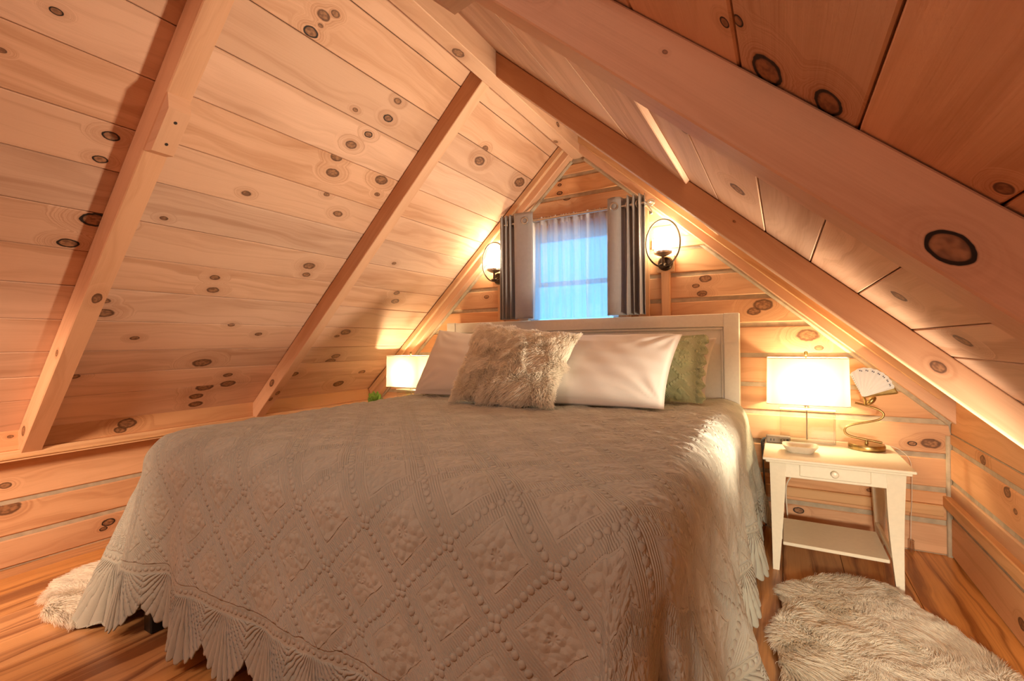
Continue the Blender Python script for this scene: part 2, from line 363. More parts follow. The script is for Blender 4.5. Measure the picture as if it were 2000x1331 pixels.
def prism(name, mat, parent, O, U, V, N, L, w_, t_, bev=.002, uv0=(0, 0), s0=(0, 0), s1=(0, 0), knots=(), dv=0.0):
    """A board: length L along U, width w_ along V, thickness t_ along N (N faces the room); ends may be cut on a slant:
    s0/s1 = shift along U of the start/end at v=0 and v=w_. UV in metres, u along the grain."""
    O, U, V, N = map(Vector, (O, U, V, N)); b = bev
    prof = [(0, 0), (w_, 0), (w_, t_ - b), (w_ - b, t_), (b, t_), (0, t_ - b)]
    per = [0]
    for a, c in zip(prof, prof[1:]): per.append(per[-1] + math.hypot(c[0] - a[0], c[1] - a[1]))
    vc = {3: w_ - b, 4: b, 2: w_, 5: 0}
    vs = []
    for e, sh in ((0, s0), (1, s1)):
        for v, n in prof:
            u = (L if e else 0) + sh[0] + (sh[1] - sh[0]) * (v / w_)
            vs.append(O + U * u + V * v + N * n)
    F = []; UV = []; k = len(prof)
    def uu(i): 
        e, j = divmod(i, k); v = prof[j][0]; sh = s1 if e else s0
        return uv0[0] + (L if e else 0) + sh[0] + (sh[1] - sh[0]) * (v / w_)
    for j in range(k):
        j2 = (j + 1) % k; f = (j, j2, k + j2, k + j); F.append(f)
        for i in f:
            pv, pn = prof[i % k]
            if j in (2, 3, 4): UV.append((uu(i), uv0[1] + pv))
            elif j == 0: UV.append((uu(i), uv0[1] + pv + 7.3))
            else: UV.append((uu(i), uv0[1] + pn + (3.1 if j == 5 else 5.2)))
    for f in (tuple(range(k))[::-1], tuple(range(k, 2 * k))):
        F.append(f); UV += [(uv0[0] + prof[i % k][0] * .2, uv0[1] + prof[i % k][1] + 11) for i in f]
    if U.cross(V).dot(N) < 0:
        F2 = []; UV2 = []; i = 0
        for f in F: F2.append(f[::-1]); UV2 += UV[i:i + len(f)][::-1]; i += len(f)
        F, UV = F2, UV2
    o = mesh(name, vs, F, mat, parent, UV)
    for i, kk in enumerate(list(knots)[:NK]): o['knot_%d' % i] = [float(kk[0]), float(kk[1]), float(kk[2]) * .84]
    return o

# ================================================================== THE ROOM
XL, XR, ZR = -1.232, -1.154, 2.3064          # ridge faces and underside
SL, SR, TL, TR = 0.9388, 0.8981, 0.1292, 0.120
HL, HR = math.hypot(1, SL), math.hypot(1, SR)
YB = -4.6                                     # rear end of the loft
WL, WR = -3.20, 0.69                          # log faces of the knee walls
AL, AR = Vector((XL, 0, ZR + TL)), Vector((XR, 0, ZR + TR))
dL, nL = Vector((-1, 0, -SL)) / HL, Vector((SL, 0, -1)) / HL
dR, nR = Vector((1, 0, -SR)) / HR, Vector((-SR, 0, -1)) / HR
KL = [(-1.865, 0.273, 0.018), (-1.879, 0.346, -0.02), (-1.83, 0.245, 0.0128), (-1.857, 0.308, 0.0073), (-1.395, 0.393, 0.0153), (-1.392, 0.482, -0.0183), (-1.489, 0.671, 0.0207), (-1.437, 0.592, -0.0157), (-1.561, 0.52, 0.0095), (-1.523, 0.755, 0.0207), (-1.498, 0.833, 0.0242), (-1.226, 0.776, 0.0278), (-1.197, 0.859, 0.0127), (-1.466, 0.949, 0.0112), (-1.348, 1.034, 0.0183), (-1.816, 1.06, 0.014), (-2.063, 1.268, 0.0105), (-1.327, 1.391, 0.0234), (-1.313, 1.453, 0.017), (-1.762, 1.545, 0.0164), (-1.742, 1.624, 0.0197), (-2.123, 1.808, 0.0259), (-2.141, 1.736, 0.0159), (-1.968, 1.964, 0.0134), (-1.559, 1.859, 0.0131), (-1.377, 1.928, 0.0145), (-1.599, 2.161, 0.0343), (-1.411, 2.282, 0.0191), (-1.378, 2.366, 0.0317), (-1.505, 2.382, 0.0338), (-1.524, 2.463, 0.0264), (-1.5, 2.539, 0.0271), (-2.135, 2.222, 0.0181), (-2.508, 0.67, -0.0106), (-2.588, 0.833, 0.0082), (-2.307, 0.985, -0.0176), (-2.312, 1.082, -0.0148), (-2.265, 1.333, -0.0317), (-2.317, 1.457, -0.0223), (-2.438, 0.889, 0.0096), (-0.7, 0.359, 0.0183), (-0.674, 0.438, 0.0303), (-0.202, 0.424, 0.0371), (-0.183, 0.285, 0.0182), (-0.664, 0.52, 0.0115), (-0.563, 0.783, 0.0169), (-0.321, 0.886, 0.0286), (-0.541, 1.102, 0.0226), (-0.768, 1.268, 0.0126), (-0.566, 1.506, 0.0191), (-0.525, 1.581, 0.0246), (-0.768, 1.899, 0.0283), (-0.816, 1.94, 0.0139), (-0.867, 1.976, 0.0183), (-0.887, 2.036, 0.023), (-0.721, 2.2, 0.0303), (-0.703, 2.147, 0.0252), (-0.326, 2.352, 0.0238), (-0.483, 2.477, 0.0345), (-0.953, 2.317, 0.0235)]
KR = [(-2.302, 1.532, -0.0253), (-2.3, 1.62, -0.0214), (-2.371, 1.474, -0.0076), (-2.388, 1.495, -0.0081), (-2.314, 1.824, 0.0106), (-0.876, 0.118, 0.0645), (-1.503, 1.406, 0.0275), (-1.441, 2.069, 0.0245), (-1.468, 1.898, 0.0229), (-1.771, 1.271, 0.0138)]
KG = [(-0.394, 1.42, 0.0235), (-0.448, 1.381, 0.0145), (-0.414, 1.333, 0.02), (-0.093, 1.25, 0.0349), (-0.139, 1.215, 0.0245), (0.119, 1.074, 0.0349), (0.55, 0.53, -0.0128), (0.621, 0.537, 0.0252), (-1.28, 2.049, -0.0216), (-1.333, 2.18, -0.0115), (-1.333, 2.147, -0.011), (-1.334, 2.09, -0.015), (0.066, 0.116, -0.0184), (0.379, 0.274, 0.0099), (0.169, 1.005, 0.015), (-1.95, 1.40, .016), (-1.86, 1.18, .013)]
KW = [(-2.279, 0.399, 0.0158), (-2.271, 0.288, 0.0322), (-1.887, 0.093, -0.0203), (-1.909, 0.064, -0.0124)]
KWR = [(-0.666, 0.497, 0.0207), (-0.732, 0.449, 0.0112), (-0.77, 0.081, 0.0211), (-0.434, 0.56, 0.0213), (-1.3, .3, .02)]
def near(K, a, b, u0=-9, u1=9): return [k for k in K if a - .006 < k[1] < b + .006 and u0 < k[0] < u1]

# ceiling: roof deck above, boards below it, one object each
def quad_prism(name, P, D, mat, parent=None):
    n = len(P); D = Vector(D); V = [Vector(p) for p in P] + [Vector(p) + D for p in P]
    F = [tuple(range(n)), tuple(range(2 * n - 1, n - 1, -1))] + [(i, n + i, n + (i + 1) % n, (i + 1) % n) for i in range(n)]
    bm = NB(); vs = [bm.verts.new(v) for v in V]
    for f in F: bm.faces.new([vs[i] for i in f])
    return bobj(name, bm, mat, parent, uvs=True)
def slope_pts(A, d, n, off, s1):
    a = A - n * off; return [(a.x, YB, a.z), (a.x, .1, a.z), (a.x + d.x * s1, .1, a.z + d.z * s1), (a.x + d.x * s1, YB, a.z + d.z * s1)]
ceil = struct(quad_prism('ceiling', slope_pts(AL, dL, nL, .024, 2.75), (0, 0, .03), M['deck']))
quad_prism('roof_deck', slope_pts(AR, dR, nR, .024, 2.75), (0, 0, .03), M['deck'], ceil)
sl = [-.02, .175, .368, .555, .748, .94, 1.115, 1.303, 1.486, 1.667, 1.856, 2.05, 2.21, 2.37, 2.60]
for a, b in zip(sl, sl[1:]):
    gp = .0022 + random.random() * .0014
    prism('ceiling_board', M['ceil'], ceil, AL - nL * (.024 + random.random() * .0015) + dL * (a + gp / 2) + Vector((0, YB, 0)), (0, 1, 0), dL, nL, -YB + .02, b - a - gp, .024, .0025,
          (YB, a + gp / 2), knots=near(KL, a, b, -2.62, -.1)[:NK])
sr = [-.02, .18, .36, .53, .84, 1.15, 1.285, 1.486, 1.664, 1.838, 2.02, 2.145, 2.33, 2.58]
for a, b in zip(sr, sr[1:]):
    gp = .0022 + random.random() * .0014; V = dR; off = 0.0
    if abs(b - 1.15) < .01: V = (dR + nR * .055).normalized(); off = 0.0     # this wide board has cupped and hangs proud along its lower edge
    prism('ceiling_board', M['ceil'], ceil, AR - nR * (.024 + random.random() * .0015) + dR * (a + gp / 2) + Vector((0, YB, 0)), (0, 1, 0), V, nR, -YB + .02, b - a - gp, .024, .0025,
          (YB, a + gp / 2), knots=near(KR, a, b)[:NK])

# floor
floor = struct(bobj('floor', (lambda bm: (box2(bm, (-3.4, YB, -.06), (.9, .12, -.022)), bm)[1])(NB()), M['deck']))
x = -3.32; fw = [.235, .19, .235, .24, .185, .235, .24, .19, .235, .24, .235, .19, .24, .235, .185, .24, .235, .24]
for wd in fw:
    if x > .78: break
    prism('floor_board', M['floor'], floor, (x + .0008, YB, -.022), (0, 1, 0), (1, 0, 0), (0, 0, 1), -YB + .1, wd - .0016, .022, .0016, (YB, x))
    x += wd

# gable wall: caulked backing with the window opening, log courses in front
wb = struct(quad_prism('wall_back', [(-3.3, .007, 0), (.8, .007, 0), (.8, .007, .72), (.49, .007, .95), (-2.814, .007, .95), (-3.3, .007, .52)], (0, .1, 0), M['caulk']))
quad_prism('chinking', [(-2.814, .007, .95), (-1.585, .007, .95), (-1.585, .007, 1.84), (-1.866, .007, 1.84)], (0, .1, 0), M['caulk'], wb)
quad_prism('chinking', [(-.915, .007, .95), (.49, .007, .95), (-.50, .007, 1.84), (-.915, .007, 1.84)], (0, .1, 0), M['caulk'], wb)
quad_prism('chinking', [(-1.866, .007, 1.84), (-.50, .007, 1.84), (-1.17, .007, 2.44), (-1.22, .007, 2.44)], (0, .1, 0), M['caulk'], wb)
zc = [.0, .163, .32, .484, .65, .805, .971, 1.145, 1.306, 1.463, 1.626, 1.79, 1.93, 2.063, 2.202, 2.29]
def lim_l(z): return max(WL - .02, XL - (ZR - z) / SL + .026)
def lim_r(z): return min(WR + .02, XR + (ZR - z) / SR - .026)
for a, b in zip(zc, zc[1:]):
    z0, z1 = a + (.004 if a == 0 else .006), b - .019
    segs = [(None, None)]
    if z1 > .95 and z0 < 1.84: segs = [(None, -1.61), (-.895, None)]
    for l, r in segs:
        la, lb = (lim_l(z0), lim_l(z1)) if l is None else (l, l); ra, rb = (lim_r(z0), lim_r(z1)) if r is None else (r, r)
        if rb - lb < .06: continue
        prism('log', M['log'], wb, (la, .075, z0), (1, 0, 0), (0, 0, 1), (0, -1, 0), ra - la, z1 - z0, .075 + random.random() * .003, .005, (la, z0),
              (0, lb - la), (0, rb - ra), near(KG, z0, z1, la, ra))
# knee walls
def knee(name, X, sgn, zs, top, K):
    wl = struct(bobj(name, (lambda bm: (box2(bm, (X - sgn * .007, YB, 0), (X - sgn * .12, .05, top)), bm)[1])(NB()), M['caulk']))
    for a, b in zip(zs, zs[1:]):
        z0, z1 = a + .003, b - .019
        prism('log', M['log'], wl, (X - sgn * .075, YB, z0), (0, 1, 0), (0, 0, 1), (sgn, 0, 0), -YB - .004, z1 - z0, .075 + random.random() * .003, .005, (YB, z0), knots=near(K, z0, z1, -2.6))
    return wl
wl = knee('wall_left', WL, 1, [.004, .155, .324, .53], .53, KW)
prism('top_plate', M['trim'], wl, (-3.30, YB, .525), (0, 1, 0), (1, 0, 0), (0, 0, 1), -YB, .205, .047, .004, (YB, 3.0))
prism('plate_moulding', M['trim'], wl, (-3.095, YB, .535), (0, 1, 0), (0, 0, 1), (1, 0, 0), -YB, .012, .009, .003, (YB, 5.0))
prism('frieze_board', M['log'], wl, (-3.16, YB, .572), (0, 1, 0), (0, 0, 1), (1, 0, 0), -YB, .15, .04, .002, (YB, .572), knots=[(-1.83, .63, .03), (-1.86, .60, .02), (-2.278, .638, .0077)])
wr = knee('wall_right', WR, -1, [.004, .205, .368, .535, .605], .59, KWR)
prism('frieze_board', M['log'], wr, (.735, YB, .592), (0, 1, 0), (0, 0, 1), (-1, 0, 0), -YB, .23, .04, .002, (YB, 2.6))
wf = struct(quad_prism('wall_front', [(-3.3, YB, 0), (.8, YB, 0), (.8, YB, .72), (-1.17, YB, 2.44), (-1.22, YB, 2.44), (-3.3, YB, .52)], (0, -.1, 0), M['log']))
for a in range(9):
    z0, z1 = .17 * a + .004, .17 * a + .15
    prism('log', M['log'], wf, (max(-3.22, XL - (ZR - z0) / SL), YB - .02, z0), (1, 0, 0), (0, 0, 1), (0, 1, 0), min(.72, XR + (ZR - z0) / SR) - max(-3.22, XL - (ZR - z0) / SL), z1 - z0, .05, .01, (0, z0))
# wire-cover strips
br = struct(prism('baseboard_right', M['trim'], None, (WR, YB, .236), (0, 1, 0), (0, 0, 1), (-1, 0, 0), -YB - .001, .054, .028, .004, (YB, 1)))
bb = struct(prism('baseboard_back', M['trim'], None, (-.14, 0, .192), (1, 0, 0), (0, 0, 1), (0, -1, 0), .80, .053, .024, .004, (0, 2)))
t1 = struct(prism('trim_1', M['trim'], None, (-.646, -.002, .25), (0, 0, 1), (1, 0, 0), (0, -1, 0), 1.25, .053, .024, .003, (0, 3)))
t2 = struct(prism('trim_2', M['trim'], None, (-1.836, -.002, .25), (0, 0, 1), (1, 0, 0), (0, -1, 0), 1.25, .053, .024, .003, (0, 4)))
t3 = struct(prism('trim_3', M['trim'], None, (-.70, -.002, 1.622), (1, 0, 0), (0, 0, 1), (0, -1, 0), .352, .066, .024, .003, (0, 5), (0, 0), (.03, -.02)))
# corner caulk beads
for k, xx in enumerate((WL + .004, WR - .004)):
    bm = NB(); tube(bm, [(xx, -.004, z) for z in (0.0, .15, .3, .45, .58)], .012, 8); struct(bobj('trim_%d' % (4 + k), bm, M['caulk'], None, True))
bm = NB(); pts = [(WL + .03, -.004, .57)] if False else []
bm = NB(); tube(bm, [(XL - .004 - (ZR - z) / SL + .012, -.003, z) for z in np.linspace(.6, 2.29, 20)], .0135, 8, rad=[.0125 + .003 * random.random() for _ in range(20)])
tube(bm, [(XR - .004 + (ZR - z) / SR - .006, -.003, z) for z in np.linspace(2.29, .64, 20)], .0135, 8, rad=[.0125 + .003 * random.random() for _ in range(20)])
struct(bobj('trim_6', bm, M['caulk'], None, True))

# ------------------------------------------------------------------ rafters
def rafter(side, y, wd, label, knots=(), h=None):
    if side == 'L': A, d, n, T, S, hyp, L = Vector((XL, 0, ZR)), dL, nL, TL, SL, HL, (3.13 + XL) * HL
    else: A, d, n, T, S, hyp, L = Vector((XR, 0, ZR)), dR, nR, TR, SR, HR, (.755 - XR) * HR
    hh = T / hyp - .001
    # O: underside at the ridge, near face; V runs up (height), N faces the viewer (-y)
    o = prism('rafter', M['raft'], None, A + Vector((0, y + wd, 0)), d, -n, (0, -1, 0), L, hh, wd, .003, (0, 0), (0, -S * hh), (0, 0), knots)
    return tag(o, label, 'rafter', None)
W1 = .072
rl1 = rafter('L', -2.2517, W1, 'near pine rafter of the left slope carrying a chamfered block with two screw holes', [(2.45, .05, .02), (1.9, .03, .012), (1.55, 3.13, .018)])
rl2 = rafter('L', -1.1242, .062, 'middle pine rafter of the left slope, running down behind the quilted bed', [(2.25, .05, .02), (2.3, 3.12, .015), (2.36, 3.14, .013)])
rl3 = rafter('L', -.082, .082, 'pine rafter of the left slope set against the gable wall above the left lamp', [(2.2, .02, .012)])
rr1 = rafter('R', -2.281, .078, 'nearest pine rafter of the right slope with a large black-ringed knot', [(1.752, .027, -.0185), (1.02, .05, -.017), (1.3, .06, .003)])
rr2 = rafter('R', -1.1242, .068, 'middle pine rafter of the right slope meeting the ridge beam in front of the gable', [(2.06, .045, .016), (1.3, .06, .004)])
rr3 = rafter('R', -.082, .082, 'pine rafter of the right slope set against the gable wall beside the right sconce', [(1.2, .07, .018)])
for p, A, d, n, L, yy in ((rl3, Vector((XL, 0, ZR)), dL, nL, 2.5, -.105), (rr3, Vector((XR, 0, ZR)), dR, nR, 2.36, -.105)):
    S = SL if p is rl3 else SR
    prism('facing_strip', M['trim'], p, A - n * .046 + Vector((0, -.082, 0)), d, -n, (0, -1, 0), L, .043, .022, .004, (0, 1.7), (-S * .046, -S * .09), (0, 0))
rb = tag(prism('ridge_beam', M['raft'], None, (XL, YB, ZR), (0, 1, 0), (1, 0, 0), (0, 0, -1), -YB + .01, XR - XL, .001, 0, (YB, 0)), 'pine ridge beam along the peak of the ceiling', 'beam')
bpy.data.objects.remove(rb)
rb = bobj('ridge_beam', (lambda bm: (box2(bm, (XL, YB, ZR), (XR, .01, ZR + .16), .003), bm)[1])(NB()), M['raft'], None)
l = rb.data.uv_layers.new(name='UVMap')
for f in rb.data.polygons:
    for li in f.loop_indices:
        c = rb.data.vertices[rb.data.loops[li].vertex_index].co
        l.data[li].uv = (c.y, c.x + 1.3 if abs(f.normal.z) > .7 else c.z)
rb['knot_0'] = [-1.36, .10, .02]; rb['knot_1'] = [-.32, .085, .012]; rb['knot_2'] = [-.42, 2.36, -.012]
tag(rb, 'pine ridge beam running along the peak of the ceiling', 'beam')
# chamfered blocks on the underside of the near rafters
def block(parent, A, d, n, y, wd, s0, s1):
    hgt = .042; prof = [(s0, 0), (s1, 0), (s1 - .032, hgt), (s0 + .032, hgt)]
    P = [A + d * s + n * q + Vector((0, y, 0)) for s, q in prof]
    b = quad_prism('cleat', P, (0, wd, 0), M['raft'], parent)
    for k in (.33, .7):
        c = A + d * (s0 + (s1 - s0) * k) + n * (hgt - .004) + Vector((0, y + wd * .5, 0))
        bm = NB(); rot = n.to_track_quat('Z', 'Y').to_matrix()
        r = bmesh.ops.create_cone(bm, cap_ends=True, segments=10, radius1=.0055, radius2=.0055, depth=.009)
        bmesh.ops.rotate(bm, cent=(0, 0, 0), matrix=rot, verts=r['verts']); bmesh.ops.translate(bm, vec=c, verts=r['verts'])
        bobj('screw', bm, M['screw'], b)
block(rl1, Vector((XL, 0, ZR)), dL, nL, -2.2517 + .003, W1 - .006, .64, .865)
block(rr1, Vector((XR, 0, ZR)), dR, nR, -2.281 + .003, .072, .60, .83)

# ================================================================== WINDOW AND CURTAINS
win = struct(bobj('window_1', (lambda bm: ([box2(bm, a, b, .004) for a, b in (((-1.585, .02, .95), (-1.555, .10, 1.84)), ((-.945, .02, .95), (-.915, .10, 1.84)), ((-1.555, .02, .95), (-.945, .10, .985)), ((-1.555, .02, 1.80), (-.945, .10, 1.84)))], bm)[1])(NB()), M['vinyl']))
for nm, z0, z1, yy in (('lower_sash', .985, 1.475, .035), ('upper_sash', 1.455, 1.80, .062)):
    bm = NB()
    for a, b in (((-1.555, yy, z0), (-1.527, yy + .026, z1)), ((-.973, yy, z0), (-.945, yy + .026, z1)), ((-1.527, yy, z0), (-.973, yy + .026, z0 + .028)), ((-1.527, yy, z1 - .028), (-.973, yy + .026, z1))): box2(bm, a, b, .003)
    s = bobj(nm, bm, M['vinyl'], win)
    bobj('pane', (lambda bm: (box2(bm, (-1.529, yy + .010, z0 + .026), (-.971, yy + .016, z1 - .026)), bm)[1])(NB()), M['glass'], s)
for a, b in (((-1.66, .94, 0), (-1.58, 1.90, 0)), ((-.92, .94, 0), (-.84, 1.90, 0))):
    prism('casing', M['trim'], win, (a[0], -.002, a[1]), (0, 0, 1), (1, 0, 0), (0, -1, 0), b[1] - a[1], b[0] - a[0], .022, .003, (0, a[0]))
prism('casing', M['trim'], win, (-1.66, -.002, 1.835), (1, 0, 0), (0, 0, 1), (0, -1, 0), .82, .065, .023, .003, (0, 6))
prism('casing', M['trim'], win, (-.79, -.002, 1.215 - .25), (0, 0, 1), (1, 0, 0), (0, -1, 0), .99, .07, .022, .003, (0, 8))

ROD_Y, ROD_Z = -.140, 1.886; CK = .985
rod = thing('curtain_rod', 'brushed nickel double curtain rod over the window holding the grey curtains', 'curtain rod', (-1.24, -.05, ROD_Z))
bm = NB(); tube(bm, [(-1.725, ROD_Y, ROD_Z - .004), (-.70, ROD_Y, ROD_Z + .004)], .0085, 12); bobj('front_rod', bm, M['nickel'], rod, True)
bm = NB(); tube(bm, [(-1.66, -.056, 1.897), (-.84, -.056, 1.900)], .0055, 8); bobj('back_rod', bm, M['nickel'], rod, True)
for xx in (-1.715, -.71):
    bm = NB(); tube(bm, [(xx, .0, ROD_Z - .012), (xx, -.05, ROD_Z - .014), (xx, ROD_Y, ROD_Z - .010)], .006, 8); box(bm, (xx, -.005, ROD_Z - .012), (.026, .008, .05), .003); bobj('bracket', bm, M['nickel'], rod, True)
for xx, sg in ((-.70, 1),):
    bm = NB()
    for k in range(3): tube(bm, [(xx + sg * (.024 + .022 * math.cos(a)), ROD_Y + .022 * math.sin(a) * math.cos(k * PI / 3), ROD_Z + .022 * math.sin(a) * math.sin(k * PI / 3 + .5)) for a in np.linspace(0, 2 * PI, 17)[:-1]], .0035, 6, True)
    tube(bm, [(xx, ROD_Y, ROD_Z), (xx + sg * .008, ROD_Y, ROD_Z)], .011, 10); bobj('finial', bm, M['nickel'], rod, True)

def cloth(name, prof, z0, z1, mat, parent, nz=40, wob=.0, uvs=1.0, top_fn=None):
    """Hang a plan profile (list of (x, y)) between z0 and z1; u follows the arc length."""
    P = np.array(prof, float); seg = np.r_[0, np.cumsum(np.hypot(*np.diff(P, axis=0).T))]
    V = []; UVv = []
    for j in range(nz + 1):
        t = j / nz; z = z1 + (z0 - z1) * t
        for i, (px, py) in enumerate(P):
            k = 1 + wob * t * math.sin(seg[i] * 23 + 1.3)
            zz = z + (top_fn(seg[i], t) if top_fn else 0)
            V.append((px + .004 * wob * 10 * t * math.sin(seg[i] * 31 + z * 3), py * k, zz)); UVv.append((seg[i], z))
    n = len(P); F = []; U = []
    for j in range(nz):
        for i in range(n - 1):
            f = (j * n + i, (j + 1) * n + i, (j + 1) * n + i + 1, j * n + i + 1); F.append(f); U += [UVv[k] for k in f]
    o = mesh(name, V, F, mat, parent, U, True)
    return o
def ring_at(parent, x, y, z, ax):
    bm = NB(); rr = .021; ax = Vector(ax).normalized(); e1 = Vector((0, 0, 1)); e2 = ax.cross(e1)
    tube(bm, [Vector((x, y, z)) + e1 * rr * math.cos(a) + e2 * rr * math.sin(a) for a in np.linspace(0, 2 * PI, 21)[:-1]], .0048, 6, True)
    bobj('grommet', bm, M['nickel'], parent, True)
def curtain(name, label, prof, rings):
    c = thing(name, label, 'curtain', ((prof[0][0] + prof[-1][0]) / 2, ROD_Y, 1.12), 'grey window curtains')
    prof = [(a * CK, b - .042) if k_ else (a, b) for a, b in prof for k_ in (1,)]
    o = cloth('panel', prof, 1.214, 1.945, M['curtain'], c, 30, .10)
    md = o.modifiers.new('thick', 'SOLIDIFY'); md.thickness = .0022
    for (x, y, ax) in rings: ring_at(c, x * CK, (y if y == ROD_Y else y - .042), ROD_Z, ax)
    return c
def folds(x0, x1, n, amp, y=-.098, ph=0.0, k=10):
    return [(x0 + (x1 - x0) * i / (n * k), y + amp * math.sin(PI * i / k + ph)) for i in range(n * k + 1)]
lp = folds(-1.762, -1.645, 7, .030) + [(-1.640, -.112), (-1.632, -.128), (-1.61, -.133), (-1.57, -.128), (-1.53, -.124), (-1.50, -.118), (-1.492, -.11)]
curtain('window_curtain', 'grey grommet curtain bunched at the left side of the window', lp, [(-1.545, -.128, (.1, -1, 0)), (-1.70, ROD_Y, (1, .3, 0)), (-1.735, ROD_Y, (1, -.3, 0)), (-1.665, ROD_Y, (1, -.3, 0))])
rp = [(-.958, -.10), (-.955, -.112), (-.93, -.128), (-.90, -.133), (-.875, -.12), (-.868, -.10), (-.862, -.075), (-.852, -.07)] + folds(-.85, -.722, 7, .032, ph=.6)
curtain('window_curtain', 'grey grommet curtain bunched at the right side of the window beside the lit sconce', rp, [(-.905, -.133, (.2, -1, 0)), (-.80, ROD_Y, (1, .3, 0)), (-.765, ROD_Y, (1, -.3, 0)), (-.83, ROD_Y, (1, -.3, 0))])
sp = []
xx = -1.535; r2 = random.Random(4)
while xx < -.905:
    sp.append((xx, -.056 + .010 * math.sin(xx * 75) + .008 * math.sin(xx * 133 + 1) + .003 * r2.uniform(-1, 1))); xx += .0045
she = cloth('sheer_curtain', sp, 1.212, 1.897 - .002, M['sheer'], None, 36, .25, 1, lambda s, t: .006 * math.sin(s * 190) * max(0, 1 - t * 12))
tag(she, 'white gathered sheer curtain glowing blue with daylight behind the headboard', 'sheer curtain')
hd = cloth('header', [(a, b - .006 + .004 * math.sin(a * 240)) for a, b in sp], 1.897 - .03, 1.897 + .022, M['sheer'], she, 6, .0, 1, lambda s, t: .006 * math.sin(s * 260) * (1 - t))

# ================================================================== BED
BX0, BX1, BYF, BYH, BZ = -2.19, -.165, -2.165, -.125, .715
bed = thing('bed', 'king size bed with a white panelled headboard standing against the gable wall', 'bed', (-1.2, -1.15, 0))
hb = NB()
HX0, HX1, HY0, HY1, HZ = -2.262, -.208, -.092, -.045, 1.204
box2(hb, (HX0 + .08, HY0, 1.128), (HX1 - .08, HY1, HZ), .004)
bobj('top_rail', hb, M['white'], bed)
for a in (HX0, HX1 - .082):
    bobj('post', (lambda bm: (box2(bm, (a, HY0 - .003, 0), (a + .082, HY1, HZ + .002), .004), bm)[1])(NB()), M['white'], bed)
bobj('headboard_panel', (lambda bm: (box2(bm, (HX0 + .08, HY0 + .020, .35), (HX1 - .08, HY1 - .005, 1.13), .002), bm)[1])(NB()), M['white'], bed)
bm = NB()
for a, b in (((HX0 + .082, HY0 + .006, 1.110), (HX1 - .082, HY0 + .022, 1.128)), ((HX0 + .082, HY0 + .006, .36), (HX0 + .098, HY0 + .022, 1.11)), ((HX1 - .098, HY0 + .006, .36), (HX1 - .082, HY0 + .022, 1.11))): box2(bm, a, b, .006)
bobj('panel_moulding', bm, M['white'], bed)
bm = NB(); box2(bm, (-2.10, -2.12, .30), (-.27, -2.09, .37), .004); box2(bm, (-2.13, -2.12, .30), (-2.10, -.10, .37), .004); box2(bm, (-.27, -2.12, .30), (-.24, -.10, .37), .004); box2(bm, (-1.2, -2.09, .31), (-1.16, -.10, .36), .004)
bobj('side_rails', bm, M['black'], bed)
for lx, ly in ((-2.03, -2.155), (-1.18, -2.11), (-.33, -2.12), (-2.05, -1.0), (-.33, -1.0), (-1.18, -1.0)):
    bobj('leg', (lambda bm: (box2(bm, (lx - .027, ly - .027, 0), (lx + .027, ly + .027, .30), .004), bm)[1])(NB()), M['black'], bed)
bobj('mattress', (lambda bm: (box2(bm, (-2.12, -2.10, .37), (-.24, -.10, .70), .06, 3), bm)[1])(NB()), M['linen'], bed, True)

